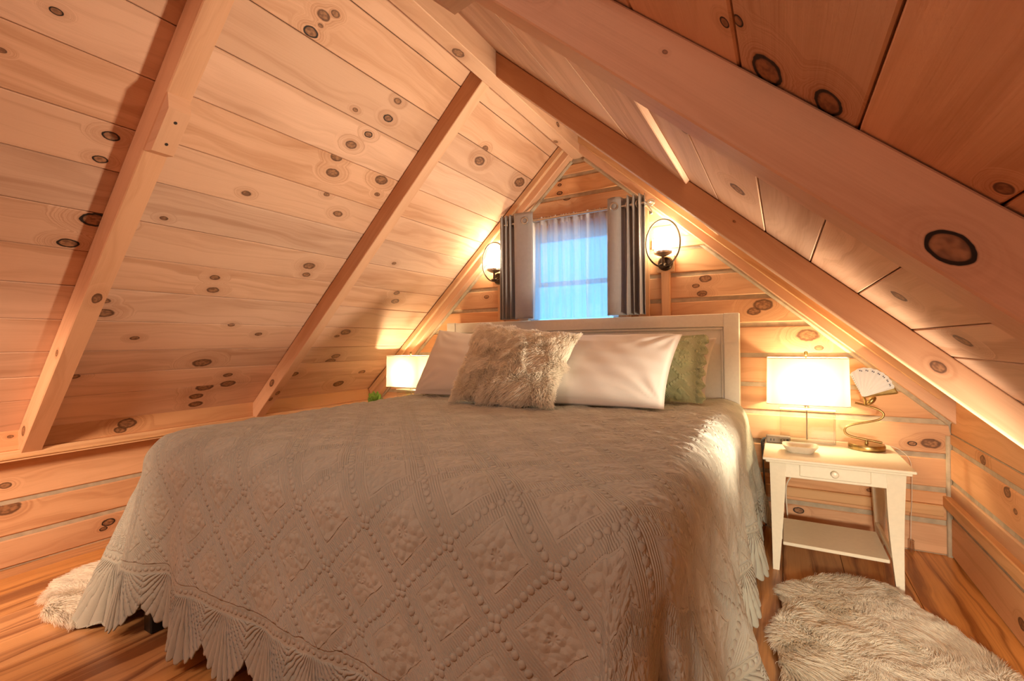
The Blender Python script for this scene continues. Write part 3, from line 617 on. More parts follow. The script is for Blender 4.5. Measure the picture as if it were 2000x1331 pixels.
# quilt: one grid in cloth coordinates draped over the mattress
def quilt():
    r = .125; o = .705; st = .006
    ax0, ax1, ay0, ay1 = BX0 + r, BX1 - r, BYF + r, BYH
    nx = int((ax1 - ax0 + 2 * o) / st); ny = int((ay1 - ay0 + o) / st)
    cx = np.linspace(ax0 - o, ax1 + o, nx + 1); cyy = np.linspace(ay0 - o, ay1, ny + 1)
    X, Y = np.meshgrid(cx, cyy); ix = np.clip(X, ax0, ax1); iy = np.clip(Y, ay0, ay1)
    dx, dy = np.abs(X - ix), np.abs(Y - iy); sx = np.sign(X - ix)
    t = np.maximum(dx, dy) / o                                   # 0 on the top, 1 at the hem
    th = np.where(dx >= dy, (PI / 4) * dy / np.maximum(dx, 1e-9), PI / 2 - (PI / 4) * dx / np.maximum(dy, 1e-9))  # 0 = side, 90 = foot
    th = np.where(t > 0, th, 0)
    corner = (dx > 1e-9) & (dy > 1e-9)
    # running length along the hem from the head on the right, round the foot, to the head on the left
    side_len = ay1 - ay0; arc = .62; foot = ax1 - ax0
    s_r = np.where(corner, side_len + th / (PI / 2) * arc, ay1 - iy); s_f = side_len + arc + (ax1 - ix)
    s_l = side_len + arc + foot + np.where(corner, (1 - th / (PI / 2)) * arc, arc + (iy - ay0))
    s = np.where(dy >= dx, np.where(corner, np.where(sx > 0, s_r, s_l), s_f), np.where(sx > 0, s_r, s_l))
    sw = .205; u = (np.mod(s / sw + .35, 1) - .5) * 2            # shells along the hem
    nl = 3.5
    lobe = np.abs(np.cos(PI * nl * u))
    hem = .090 * (1 - np.abs(u) ** 2.0) + .024 * (lobe ** .5 - .5)
    L = (o - .055) + hem                                         # cloth length below the mattress edge
    left_c = np.clip(1 - np.abs(s - (side_len + arc * 1.5 + foot)) / .35, 0, 1) ** 1.5; L = L + left_c * .085
    d = t * L; hd = (o - .17) + .168 - d                                        # distance from the hem along the cloth
    # drape profile
    q = PI / 2 * r; a = np.minimum(d, q) / r
    h = r * np.sin(a); v = r * (1 - np.cos(a)); e = np.maximum(d - q, 0)
    v = v + e
    # folds
    k = np.clip(e / .5, 0, 1.2)
    fo = .028 * np.sin(2 * PI * s / .47 + .6) + .018 * np.sin(2 * PI * s / .31 + 2.0) + .009 * np.sin(2 * PI * s / .19)
    def bump(c, wdt, amp): return amp * np.exp(-((s - c) / wdt) ** 2)
    S1 = side_len; S2 = S1 + arc; S3 = S2 + foot; S4 = S3 + arc
    fo = fo * (1 - .75 * np.exp(-((s - (S2 + foot * .55)) / .55) ** 2))
    fo = fo + bump(S1 - .30, .20, .07) + bump(S1 + .02, .10, .035) + bump(S1 + arc * .42, .055, -.10) + bump(S2 - .04, .11, .02)
    fo = fo + bump(S3 + arc * .55, .22, .15) + bump(S3 - .35, .05, .035) + bump(S3 - .12, .08, -.02)
    fo = fo + bump(.12, .12, .028)
    h = h + k * (fo + .020) + .03 * k
    v = v - .012 * k * np.abs(fo) / .03 * .3
    # the left foot corner is long enough to crumple on the boards
    nxd = np.where(corner, np.cos(th) * sx, np.where(dx > 0, sx, 0)); nyd = np.where(corner, -np.sin(th), np.where(dy > 0, -1.0, 0))
    PX = ix + nxd * h; PY = iy + nyd * h; PZ = BZ - v
    PZ = np.maximum(PZ, .006 + .012 * (1 + np.sin(s * 60)) * (hd < .2)) 
    # top: slight crown, quilting puffs and wrinkles
    tt = np.clip(1 - t * 3, 0, 1)
    crown = .012 * np.sin(np.clip((X - BX0) / (BX1 - BX0), 0, 1) * PI) * tt
    wr = .0022 * np.sin(X * 61 + 2.2 * np.sin(Y * 9)) * np.sin(Y * 47 + 1.5 * np.sin(X * 7)) + .0018 * np.sin(X * 23 + Y * 31) * np.sin(Y * 19)
    wr = wr + .0026 * np.sin(Y * 95 + 3 * np.sin(X * 6.3) + 1.3 * np.sin(X * 17)) * np.clip(np.sin(X * 4.1 + Y * 2.7) * .6 + .5, 0, 1)
    PZ = PZ + crown + wr * (t < .9)
    # wrinkles running over the right-hand edge
    # shell petals: ridges fanning from a point above the hem
    au = u * sw / 2; ay = np.maximum(.165 - hd, 0)
    ang = np.arctan2(au, ay + .045); m = np.clip((.158 - hd) / .06, 0, 1)
    pet = np.abs(np.cos(PI * 3.5 * ang / .454)) ** .7
    PXn = m * (.008 * pet - .004)
    PX = PX + nxd * PXn; PY = PY + nyd * PXn
    cU = np.where(corner, ix + sx * t * o * np.cos(th), X); cV = np.where(corner, iy - t * o * np.sin(th), Y)
    pp, qq = (cU + cV) * .70711 / .185, (cU - cV) * .70711 / .185
    puff = (np.abs(np.sin(PI * pp) * np.sin(PI * qq)) ** .7) * .0045 * (hd > .18)
    side = np.clip(d / q, 0, 1); PZ = PZ + puff * np.cos(side * PI / 2); PX = PX + nxd * puff * np.sin(side * PI / 2); PY = PY + nyd * puff * np.sin(side * PI / 2)
    V = np.stack([PX, PY, PZ], -1).reshape(-1, 3)
    n1 = nx + 1; J, I = np.meshgrid(np.arange(ny), np.arange(nx), indexing='ij')
    b = J * n1 + I; F = np.stack([b, b + 1, b + n1 + 1, b + n1], -1).reshape(-1, 4)
    me = bpy.data.meshes.new('quilt'); me.vertices.add(len(V)); me.vertices.foreach_set('co', V.astype(np.float32).ravel())
    me.loops.add(F.size); me.loops.foreach_set('vertex_index', F.astype(np.int32).ravel())
    me.polygons.add(len(F)); me.polygons.foreach_set('loop_start', np.arange(0, F.size, 4, dtype=np.int32)); me.polygons.foreach_set('use_smooth', np.ones(len(F), bool))
    me.update(calc_edges=True)
    # cloth uv: corners use the true quarter disc so the lattice keeps its scale
    UX = np.where(corner, ix + sx * t * o * np.cos(th), ix + sx * dx * (L / o)); UY = np.where(corner, iy - t * o * np.sin(th), iy - dy * (L / o))
    uvv = np.stack([UX, UY], -1).reshape(-1, 2); hm = np.stack([s, hd + (t <= 0) * 1.0], -1).reshape(-1, 2)
    for nm, arr in (('UVMap', uvv), ('hem', hm)):
        l = me.uv_layers.new(name=nm); l.data.foreach_set('uv', arr[F.ravel()].astype(np.float32).ravel())
    me.materials.append(M['quilt'])
    ob = link(bpy.data.objects.new('bedspread', me))
    md = ob.modifiers.new('thick', 'SOLIDIFY'); md.thickness = .005; md.offset = -1
    return tag(ob, 'sage grey quilted bedspread with scalloped hem draped over the whole bed', 'bedspread')
bedspread = quilt()

# ------------------------------------------------------------------ pillows
def pillow_grid(BL, BR, TR_, TL_, T, n=56, sag=.05, wr=.004, seed=1, flange=0.0, puff=.42):
    BL, BR, TR_, TL_ = map(np.array, (BL, BR, TR_, TL_)); rg = np.random.default_rng(seed)
    g = np.linspace(-1, 1, n + 1); U, Vv = np.meshgrid(g, g)
    u = U * (1 - sag * (1 - Vv ** 2)); v = Vv * (1 - sag * 1.2 * (1 - U ** 2))
    a, b = (u + 1) / 2, (v + 1) / 2
    P = (BL[None, None] * ((1 - a) * (1 - b))[..., None] + BR * (a * (1 - b))[..., None] + TR_ * (a * b)[..., None] + TL_ * ((1 - a) * b)[..., None])
    e1 = (BR - BL) / np.linalg.norm(BR - BL); e2 = (TL_ - BL) / np.linalg.norm(TL_ - BL); nn = np.cross(e1, e2); nn /= np.linalg.norm(nn)
    Ue, Ve = (np.clip(U / (1 - flange), -1, 1), np.clip(Vv / (1 - flange), -1, 1)) if flange else (U, Vv)
    th = T / 2 * ((1 - Ue ** 2) * (1 - Ve ** 2)) ** puff * (1 - .10 * Ve)
    # creases fan in from the corners
    w_ = np.zeros_like(U)
    for cu in (-1, 1):
        for cv in (-1, 1):
            du, dv = U - cu, Vv - cv; an = np.arctan2(np.abs(dv), np.abs(du) + 1e-6); ds = np.hypot(du, dv)
            w_ += np.sin(an * 15 + rg.uniform(0, 6)) * np.exp(-((ds - .35) / .32) ** 2)
    w_ += .6 * np.sin(U * 9 + Vv * 14 + rg.uniform(0, 6)) * np.sin(U * 5 - Vv * 4 + rg.uniform(0, 6))
    th2 = th + wr * w_ * (th / (T / 2)) ** .5
    F_ = P + nn * th2[..., None]; B_ = P - nn * (th * .8)[..., None]
    return F_, B_, nn, U, Vv
def pillow(name, label, cat, BL, BR, TR_, TL_, T, mat, group=None, scallop=False, **kw):
    F_, B_, nn, U, Vv = pillow_grid(BL, BR, TR_, TL_, T, **kw); n = F_.shape[0] - 1; N1 = n + 1
    V = np.concatenate([F_.reshape(-1, 3), B_.reshape(-1, 3)]); F = []; UVs = []
    W = np.linalg.norm(np.array(BR) - np.array(BL)); Hh = np.linalg.norm(np.array(TL_) - np.array(BL))
    uv = np.stack([(U + 1) / 2 * W, (Vv + 1) / 2 * Hh], -1).reshape(-1, 2)
    for j in range(n):
        for i in range(n):
            a = j * N1 + i; f = (a, a + 1, a + N1 + 1, a + N1); F.append(f); UVs += [uv[k] for k in f]
            g = tuple(k + N1 * N1 for k in f[::-1]); F.append(g); UVs += [uv[k - N1 * N1] for k in g]
    for i in range(n):
        for A, B in ((i, i + 1), (n * N1 + i + 1, n * N1 + i), ((i + 1) * N1, i * N1), (i * N1 + n, (i + 1) * N1 + n)):
            f = (B, A, A + N1 * N1, B + N1 * N1); F.append(f); UVs += [uv[k % (N1 * N1)] for k in f]
    o = mesh(name, V, F, mat, None, UVs, True)
    return tag(o, label, cat, group)
PZ0 = .734
pl_l = pillow('pillow', 'plain white pillow leaning at the left beside the fluffy fur cushion', 'pillow', (-2.02, -.749, PZ0), (-1.28, -.80, PZ0), (-1.30, -.45, 1.06), (-2.09, -.40, 1.145), .17, M['linen'], 'white bed pillows', seed=3)
pl_r = pillow('pillow', 'large white creased pillow leaning at the right of the fluffy fur cushion', 'pillow', (-1.28, -.87, PZ0), (-.479, -.768, PZ0), (-.455, -.42, 1.086), (-1.22, -.46, 1.085), .17, M['linen'], 'white bed pillows', seed=8, wr=.006)
pl_b = pillow('pillow', 'white pillow standing against the headboard behind the green quilted sham', 'pillow', (-1.02, -.25, PZ0 + .005), (-.372, -.235, PZ0 + .005), (-.318, -.165, 1.065), (-1.02, -.17, 1.07), .10, M['linen'], 'white bed pillows', seed=5, wr=.008)
sham = pillow('pillow_sham', 'sage green quilted pillow sham with scalloped flange behind the large white pillow', 'pillow', (-1.10, -.55, PZ0), (-.36, -.494, PZ0), (-.372, -.25, 1.085), (-1.05, -.28, 1.08), .15, M['sham'], None, seed=6, flange=.10, wr=.005)
# scalloped ruffle along the sham's right edge
bm = NB(); n = 70; prev = None
for i in range(n + 1):
    t = i / n; c = Vector((-.36 - .02 * math.sin(t * PI), -.494, PZ0 + .003)).lerp(Vector((-.376, -.25, 1.08)), t); sc_ = abs(math.sin(t * PI * 6))
    o_ = c + Vector((.010 + .022 * sc_, .010 * math.sin(t * 60), .006 * math.sin(t * 40))); cur = [bm.verts.new(c + Vector((-.02, .0, 0))), bm.verts.new(c.lerp(o_, .5) + Vector((0, -.006, 0))), bm.verts.new(o_)]
    if prev:
        for k in range(2): bm.faces.new((prev[k], prev[k + 1], cur[k + 1], cur[k]))
    prev = cur
rf = bobj('ruffle', bm, M['sham'], sham, True, uvs=True); md = rf.modifiers.new('t', 'SOLIDIFY'); md.thickness = .004

# ------------------------------------------------------------------ fur
def fur(name, parent, roots, dirs, seg=5, rad=.0011, seed=0):
    """roots (n,3); dirs (n,seg-1,3) successive steps."""
    n = len(roots); P = np.empty((n, seg, 3), np.float32); P[:, 0] = roots; P[:, 1:] = roots[:, None] + np.cumsum(dirs, 1)
    c = bpy.data.hair_curves.new(name); c.add_curves([seg] * n)
    c.attributes['position'].data.foreach_set('vector', P.ravel())
    ra = c.attributes.new('radius', 'FLOAT', 'POINT')
    ra.data.foreach_set('value', np.tile(np.linspace(rad, rad * .25, seg), n).astype(np.float32))
    c.materials.append(M['fur']); o = link(bpy.data.objects.new(name, c)); o['kind'] = 'stuff'; setpar(o, parent); return o
def vnoise(P, f, seed):
    r_ = np.random.default_rng(seed); out = np.zeros(len(P))
    for _ in range(6):
        k = r_.normal(size=3) * f; out += np.sin(P @ k + r_.uniform(0, 6.3))
    return out / 2.4
FBL, FBR, FTR, FTL = (-1.556, -.946, .752), (-.964, -.974, .752), (-.935, -.683, 1.074), (-1.5275, -.706, 1.149)
fp = pillow('fur_cushion', 'fluffy ivory faux fur cushion propped in front of the white pillows', 'cushion', FBL, FBR, FTR, FTL, .155, M['pelt'], None, seed=2, sag=.03, wr=.0)
F_, B_, nn, U, Vv = pillow_grid(FBL, FBR, FTR, FTL, .155, seed=2, sag=.03, wr=.0)
def fur_on_pillow(n):
    g = F_.shape[0] - 1; a, b = rng.uniform(-1, 1, (2, n)); edge = rng.random(n) < .22
    a = np.where(edge, np.sign(a) * (1 - np.abs(rng.normal(0, .02, n))), a); a = np.clip(a, -1, 1)
    sw = rng.random(n) < .5; a, b = np.where(sw, a, b), np.where(sw, b, a)
    i = np.clip((a + 1) / 2 * g, 0, g - .001); j = np.clip((b + 1) / 2 * g, 0, g - .001); i0, j0 = i.astype(int), j.astype(int); fi, fj = (i - i0)[:, None], (j - j0)[:, None]
    R_ = (F_[j0, i0] * (1 - fi) + F_[j0, i0 + 1] * fi) * (1 - fj) + (F_[j0 + 1, i0] * (1 - fi) + F_[j0 + 1, i0 + 1] * fi) * fj
    e1 = np.array(FBR) - np.array(FBL); e1 /= np.linalg.norm(e1); e2 = np.array(FTL) - np.array(FBL); e2 /= np.linalg.norm(e2)
    out = nn[None] * .75 + e1[None] * (np.sign(a) * np.abs(a) ** 6)[:, None] * 1.1 + e2[None] * (np.sign(b) * np.abs(b) ** 6 * 1.1)[:, None]
    # swirl the pile into tufts
    s1, s2 = vnoise(R_, 42, 1), vnoise(R_, 42, 2)
    out = out + e1[None] * (s1 * .45)[:, None] + e2[None] * (s2 * .45 - .15)[:, None] + rng.normal(0, .16, (n, 3)); out /= np.linalg.norm(out, axis=1)[:, None]
    ln = (.024 + .014 * rng.random(n)) / 4 * (1 + .25 * vnoise(R_, 40, 3)); D = np.empty((n, 4, 3))
    for k in range(4): D[:, k] = (out + np.array([0, 0, -.16]) * k + (e1[None] * s2[:, None] * .18 + e2[None] * s1[:, None] * .18) * k) * ln[:, None]
    return R_, D
fur('fur_pile', fp, *fur_on_pillow(27000), rad=.0016)

def rug(label, cx, cy_, rx, ry, rotz, seed, n, lobes):
    base = thing('sheepskin_rug', label, 'rug', (cx, cy_, 0), 'sheepskin rugs beside the bed')
    def rad(a): return 1 + sum(am * math.cos(k * a + ph) for k, am, ph in lobes)
    cr, sr_ = math.cos(rotz), math.sin(rotz)
    def pt(rr, a, z): x, y = rr * rx * rad(a) * math.cos(a), rr * ry * rad(a) * math.sin(a); return (cx + x * cr - y * sr_, cy_ + x * sr_ + y * cr, z)
    bm = NB(); rings = [[bm.verts.new(pt(q, 2 * PI * k / 48, z)) for k in range(48)] for q, z in ((1, .002), (.99, .010), (.9, .014), (.5, .016), (.1, .016))]
    for A, B in zip(rings, rings[1:]):
        for k in range(48): bm.faces.new((A[k], A[(k + 1) % 48], B[(k + 1) % 48], B[k]))
    bm.faces.new(rings[-1]); bm.faces.new(rings[0]); bobj('pelt', bm, M['pelt'], base, True)
    r_ = np.random.default_rng(seed); a = r_.uniform(0, 2 * PI, n); q = np.sqrt(r_.random(n)); q = np.where(r_.random(n) < .12, 1 - np.abs(r_.normal(0, .015, n)), q)
    R_ = np.array([pt(b, c, .014) for b, c in zip(q, a)])
    s1, s2 = vnoise(R_ * [1, 1, 0], 13, seed), vnoise(R_ * [1, 1, 0], 13, seed + 1); s3, s4 = vnoise(R_, 38, seed + 2), vnoise(R_, 38, seed + 3)
    rv = (R_ - [cx, cy_, .014]); rv /= (np.linalg.norm(rv, axis=1)[:, None] + 1e-6)
    d0 = np.stack([s1 * .6 + .3 * s3, s2 * .6 + .3 * s4, np.full(n, .75)], -1) + rv * (.25 + .9 * q[:, None] ** 8) + r_.normal(0, .16, (n, 3)); d0 /= np.linalg.norm(d0, axis=1)[:, None]
    ln = (.040 + .022 * r_.random(n)) / 4; D = np.empty((n, 4, 3))
    for k in range(4): D[:, k] = (d0 + np.stack([s1, s2, np.zeros(n)], -1) * .22 * k + np.array([0, 0, -.24]) * k) * ln[:, None]
    P = R_[:, None] + np.cumsum(D, 1); low = np.minimum(P[..., 2].min(1) - .004, 0); R_[:, 2] -= 0; D[:, :, 2] += (-low / 4)[:, None] * (low < 0)[:, None]
    fur('fur_pile', base, R_, D, rad=.0014); return base
rug('white sheepskin rug on the floor in front of the right nightstand', .27, -1.06, .285, .52, .0, 11, 60000, [(2, .05, .4), (3, .05, 1.0), (5, .025, .3)])
rug('white sheepskin rug on the floor at the left side of the bed', -2.50, -1.76, .33, .60, .0, 12, 42000, [(2, .04, .0), (3, .03, 2.0), (5, .02, .3)])

# ================================================================== NIGHTSTANDS, LAMPS AND WHAT STANDS ON THEM
def bulb_mat(name, e, c): return glow(name, c, e)
M['bulb_lamp'] = bulb_mat('lit_lamp_bulb', P_LAMP / (PI * 4 * PI * .028 ** 2), C_LAMP)
M['bulb_sconce'] = bulb_mat('lit_sconce_bulb', P_SCONCE * 6, C_SCONCE)
M['opal'] = bulb_mat('lit_opal_glass', P_SCONCE, C_SCONCE)
def copy_thing(t, delta, label, group=None):
    r = t.copy(); link(r); r.location = Vector(t.location) + Vector(delta); r['label'] = label
    def rec(src, dst):
        for ch in list(src.children):
            c = ch.copy(); link(c); c.parent = dst; c.matrix_parent_inverse = ch.matrix_parent_inverse.copy(); rec(ch, c)
    rec(t, r); return r
TZ = .516
def nightstand():
    t = thing('nightstand', 'cream painted nightstand with one drawer and a low shelf at the right of the bed', 'nightstand', (.188, -.295, 0), 'cream nightstands')
    bm = NB(); box2(bm, (-.085, -.572, TZ - .012), (.461, -.018, TZ), .004, 2); box2(bm, (-.074, -.561, TZ - .024), (.450, -.025, TZ - .011), .005, 2); bobj('tabletop', bm, M['cream'], t)
    bm = NB()
    box2(bm, (0, -.525, .424), (.374, -.508, TZ - .022), .002); box2(bm, (-.045, -.50, .424), (-.030, -.10, TZ - .022), .002); box2(bm, (.405, -.50, .424), (.420, -.10, TZ - .022), .002); box2(bm, (0, -.075, .424), (.374, -.06, TZ - .022), .002)
    bobj('apron', bm, M['cream'], t)
    d = bobj('drawer', (lambda bm: (box2(bm, (.060, -.533, .436), (.318, -.515, .490), .003), bm)[1])(NB()), M['cream'], t)
    bm = NB(); lathe(bm, [(.004, .0), (.006, .008), (.013, .014), (.015, .020), (.011, .026), (.003, .028)], (.190, -.533, .464), 16, 'Y'); bobj('knob', bm, M['cream'], d, True)
    for sx in (0, 1):
        for sy in (0, 1):
            bm = NB(); rings = []
            for z in np.linspace(TZ - .024, 0, 12):
                q = 1 - z / (TZ - .024); wd = .066 * (1 - .62 * q ** 1.3); out = .012 * math.sin(PI * q * .9) - .010 * q ** 3
                # square tapering sabre leg
                if sx == 0: x0 = -.058 + .009 * q - .0; x1 = x0 + wd
                else: x1 = .434 - .012 * q; x0 = x1 - wd
                yd = .055 * (1 - .45 * q)
                if sy == 0: y0 = -.530 - .012 * q + .022 * math.sin(PI * q); y1 = y0 + yd
                else: y1 = -.055 + .02 * q - .035 * math.sin(PI * q); y0 = y1 - yd
                rings.append([bm.verts.new(p) for p in ((x0, y0, z), (x1, y0, z), (x1, y1, z), (x0, y1, z))])
            for A, B in zip(rings, rings[1:]):
                for k in range(4): bm.faces.new((A[k], A[(k + 1) % 4], B[(k + 1) % 4], B[k]))
            bm.faces.new(rings[0]); bm.faces.new(rings[-1]); bobj('leg', bm, M['cream'], t)
    bm = NB(); box2(bm, (-.008, -.524, .112), (.378, -.19, .127), .002); bobj('shelf', bm, M['cream'], t)
    for xa in (.385, -.025): bobj('shelf_rail', (lambda bm: (box2(bm, (xa, -.50, .127), (xa + .015, -.12, .150), .002), bm)[1])(NB()), M['cream'], t)
    return t
ns = nightstand()
copy_thing(ns, (-2.735, 0, 0), 'cream painted nightstand at the far left of the bed, hidden behind the quilt')

def rrect(w_, d, r, n=6):
    out = []
    for cx, cy_, a0 in ((w_ / 2 - r, d / 2 - r, 0), (-w_ / 2 + r, d / 2 - r, PI / 2), (-w_ / 2 + r, -d / 2 + r, PI), (w_ / 2 - r, -d / 2 + r, 1.5 * PI)):
        for k in range(n + 1): a = a0 + PI / 2 * k / n; out.append((cx + r * math.cos(a), cy_ + r * math.sin(a)))
    return out
def shell(bm, c, secs, r, close=False, caps=False):
    rings = []
    for w_, d, z in secs: rings.append([bm.verts.new((c[0] + x, c[1] + y, z)) for x, y in rrect(w_, d, min(r, w_ / 2.01, d / 2.01))])
    n = len(rings[0])
    for A, B in zip(rings, rings[1:]):
        for k in range(n): bm.faces.new((A[k], A[(k + 1) % n], B[(k + 1) % n], B[k]))
    if caps: bm.faces.new(rings[0]); bm.faces.new(rings[-1])
def table_lamp():
    cx, cy_ = .105, -.115
    t = thing('table_lamp', 'lit table lamp with a wide white shade and clear glass base on the right nightstand', 'lamp', (cx, cy_, TZ), 'matching glass table lamps')
    bm = NB(); z0, z1 = TZ + .001, .684
    for a, b in (((-.122, -.036, z0), (.122, -.030, z1)), ((-.122, .030, z0), (.122, .036, z1)), ((-.122, -.030, z0), (-.116, .030, z1)), ((.116, -.030, z0), (.122, .030, z1)), ((-.116, -.030, z0), (.116, .030, z0 + .012))):
        box2(bm, [a[0] + cx, a[1] + cy_, a[2]], [b[0] + cx, b[1] + cy_, b[2]], .0012)
    bobj('glass_base', bm, M['glass'], t)
    bm = NB(); box2(bm, (cx - .125, cy_ - .038, z1), (cx + .125, cy_ + .038, z1 + .011), .003, 2); bobj('top_plate', bm, M['nickel'], t)
    bm = NB(); tube(bm, [(cx, cy_, z0 + .012), (cx, cy_, z1)], .0035, 8); bobj('stem', bm, M['nickel'], t, True)
    bm = NB(); lathe(bm, [(.012, z1 + .01), (.012, z1 + .02), (.020, z1 + .024), (.020, z1 + .075), (.014, z1 + .08)], (cx, cy_, 0), 16); bobj('socket', bm, M['nickel'], t, True)
    bm = NB(); bmesh.ops.create_icosphere(bm, subdivisions=2, radius=.028, matrix=Matrix.Translation((cx, cy_, .808))); bobj('bulb', bm, M['bulb_lamp'], t, True)
    bm = NB(); shell(bm, (cx, cy_), [(.362, .205, .718), (.354, .198, .957)], .03); s = bobj('lamp_shade', bm, M['shade'], t, True)
    for w_, d, z in ((.364, .207, .7185), (.356, .200, .9555)):
        bm = NB(); tube(bm, [(cx + x, cy_ + y, z) for x, y in rrect(w_, d, .03)], .0022, 6, True); bobj('shade_trim', bm, M['linen'], s, True)
    bm = NB(); tube(bm, [(cx + .035 * math.sin(a) * 1.2, cy_, .765 + .09 * (1 - math.cos(a))) for a in np.linspace(-PI, PI, 25)], .0018, 6)
    tube(bm, [(cx - .176, cy_, .952), (cx + .176, cy_, .952)], .0018, 6); bobj('harp', bm, M['nickel'], t, True)
    bm = NB(); lathe(bm, [(.003, .945), (.003, .965), (.009, .970), (.009, .986), (.002, .990)], (cx, cy_, 0), 12); bobj('finial', bm, M['brass'], t, True)
    return t
tl = table_lamp()
copy_thing(tl, (-2.615, -.115, 0), 'lit table lamp with a white shade at the far left behind the bed')

def sconce():
    cx, yy = -.618, -.100
    t = thing('wall_sconce', 'lit wall sconce with oval bronze ring right of the window', 'sconce', (cx, 0, 1.53), 'oval ring sconces')
    prism('mounting_block', M['trim'], t, (cx - .052, 0, 1.475), (1, 0, 0), (0, 0, 1), (0, -1, 0), .104, .10, .030, .004, (0, 9))
    bm = NB(); lathe(bm, [(.045, .030), (.045, .038), (.038, .046), (.004, .048)], (cx, 0, 1.527), 24, 'Y'); bobj('backplate', bm, M['bronze'], t, True)
    bm = NB(); tube(bm, [(cx, -.046, 1.527), (cx, -.075, 1.520), (cx, yy, 1.515), (cx, yy, 1.575)], .008, 10); lathe(bm, [(.004, 1.498), (.020, 1.502), (.024, 1.512), (.010, 1.522)], (cx, yy, 0), 16); bobj('arm', bm, M['bronze'], t, True)
    bm = NB(); tube(bm, [(cx + .100 * math.cos(a), yy, 1.642 + .142 * math.sin(a)) for a in np.linspace(0, 2 * PI, 49)[:-1]], .0052, 8, True); bobj('ring', bm, M['bronze'], t, True)
    bm = NB(); lathe(bm, [(.012, 1.560), (.030, 1.566), (.052, 1.578), (.052, 1.590), (.046, 1.590), (.044, 1.580), (.01, 1.575)], (cx, yy, 0), 24); bobj('cup', bm, M['nickel'], t, True)
    bm = NB(); lathe(bm, [(.048, 1.586), (.048, 1.725), (.045, 1.725)], (cx, yy, 0), 28, cap=False); bobj('glass_shade', bm, M['opal'], t, True)
    bm = NB(); bmesh.ops.create_icosphere(bm, subdivisions=2, radius=.022, matrix=Matrix.Translation((cx, yy, 1.655))); bobj('bulb', bm, M['bulb_sconce'], t, True)
    bm = NB(); lathe(bm, [(.010, 1.58), (.010, 1.635), (.006, 1.64)], (cx, yy, 0), 12); bobj('socket', bm, M['linen'], t, True)
    return t
scn = sconce()
copy_thing(scn, (-1.200, 0, 0), 'lit wall sconce with oval bronze ring left of the window, partly behind the curtain')

# brass reading lamp with bent neck and fan shade
bx, by = .347, -.175
t = thing('reading_lamp', 'small brass desk lamp with a bent neck and white fan-shaped shade', 'lamp', (bx, by, TZ))
bm = NB(); lathe(bm, [(.072, TZ), (.074, TZ + .004), (.074, TZ + .022), (.071, TZ + .027), (.004, TZ + .028)], (bx, by, 0), 36); bobj('base', bm, M['brass'], t, True)
bm = NB(); lathe(bm, [(.008, TZ + .027), (.006, TZ + .045), (.004, TZ + .048)], (bx, by, 0), 12); bobj('post', bm, M['brass'], t, True)
nk = bez([(.408, by, .552), (.347, by, .562), (.290, by, .572), (.264, by, .588), (.264, by, .612), (.290, by, .630), (.345, by + .004, .645), (.398, by + .008, .662), (.416, by + .010, .686), (.398, by + .012, .708), (.350, by + .012, .726), (.303, by + .004, .738)], 8)
bm = NB(); tube(bm, nk, .0052, 10); bobj('neck', bm, M['brass'], t, True)
bm = NB(); tube(bm, [(.345, by + .012, .730), (.345, by + .004, .752), (.338, by, .768)], .0055, 8)
bmesh.ops.create_uvsphere(bm, u_segments=16, v_segments=10, radius=1, matrix=Matrix.Translation((.368, by - .004, .752)) @ Matrix.Rotation(.7, 4, 'Y') @ Matrix.Diagonal((.013, .014, .026, 1))); bobj('knob', bm, M['brass'], t, True)
# pleated fan: opens up and to the right, leaning towards the room
ap = Vector((.333, by - .012, .768)); e1 = Vector((1, -.12, 0)).normalized(); e2 = Vector((0, -.22, .97)).normalized(); e3 = e1.cross(e2)
M['fan'] = plain('white_fan_card', (.86, .86, .88), .5, 0, .01, Emission_Strength=0.0)
bm = NB(); prev = None; NP = 9; fr = [.128, .140, .150, .152, .152, .150, .147, .142, .136, .132]
angs = np.linspace(math.radians(114), math.radians(24), NP * 2 + 1)
for i, a in enumerate(angs):
    R0 = np.interp(i / (2 * NP), np.linspace(0, 1, len(fr)), fr) - (.004 if i % 2 == 0 else 0); off = e3 * (.004 if i % 2 else -.001)
    cur = [bm.verts.new(ap + (e1 * math.cos(a) + e2 * math.sin(a)) * q * R0 + off * q) for q in (.04, .35, .7, 1.0)]
    if prev:
        for k in range(3): bm.faces.new((prev[k], prev[k + 1], cur[k + 1], cur[k]))
    prev = cur
fan = bobj('fan_shade', bm, M['fan'], t); md = fan.modifiers.new('t', 'SOLIDIFY'); md.thickness = .0016
M['ink'] = plain('grey_blue_print', (.10, .11, .17), .6)
for i in range(7):
    a = angs[1 + 2 * i + 3] if 1 + 2 * i + 3 < len(angs) else angs[-2]
    R0 = np.interp((4 + 2 * i) / (2 * NP), np.linspace(0, 1, len(fr)), fr) * .90
    c = ap + (e1 * math.cos(a) + e2 * math.sin(a)) * R0 + e3 * .006; bm = NB(); tn = -e1 * math.sin(a) + e2 * math.cos(a); rd = e1 * math.cos(a) + e2 * math.sin(a)
    for sgn in (-1, 1):
        vs = [bm.verts.new(c + tn * (sgn * .0032 + .0026 * math.cos(q)) + rd * (.0036 * math.sin(q) + .001 * sgn)) for q in np.linspace(0, 2 * PI, 9)[:-1]]; bm.faces.new(vs)
    bobj('mark', bm, M['ink'], fan)
bm = NB()
for k in range(9):
    a = math.radians(111.5); c = ap + (e1 * math.cos(a) + e2 * math.sin(a)) * (.03 + .0105 * k) + e3 * .006
    vs = [bm.verts.new(c + Vector((.0022 * math.cos(q), 0, .0016 * math.sin(q)))) for q in np.linspace(0, 2 * PI, 7)[:-1]]; bm.faces.new(vs)
o = bobj('mark', bm, M['ink'], fan); o['kind'] = 'stuff'
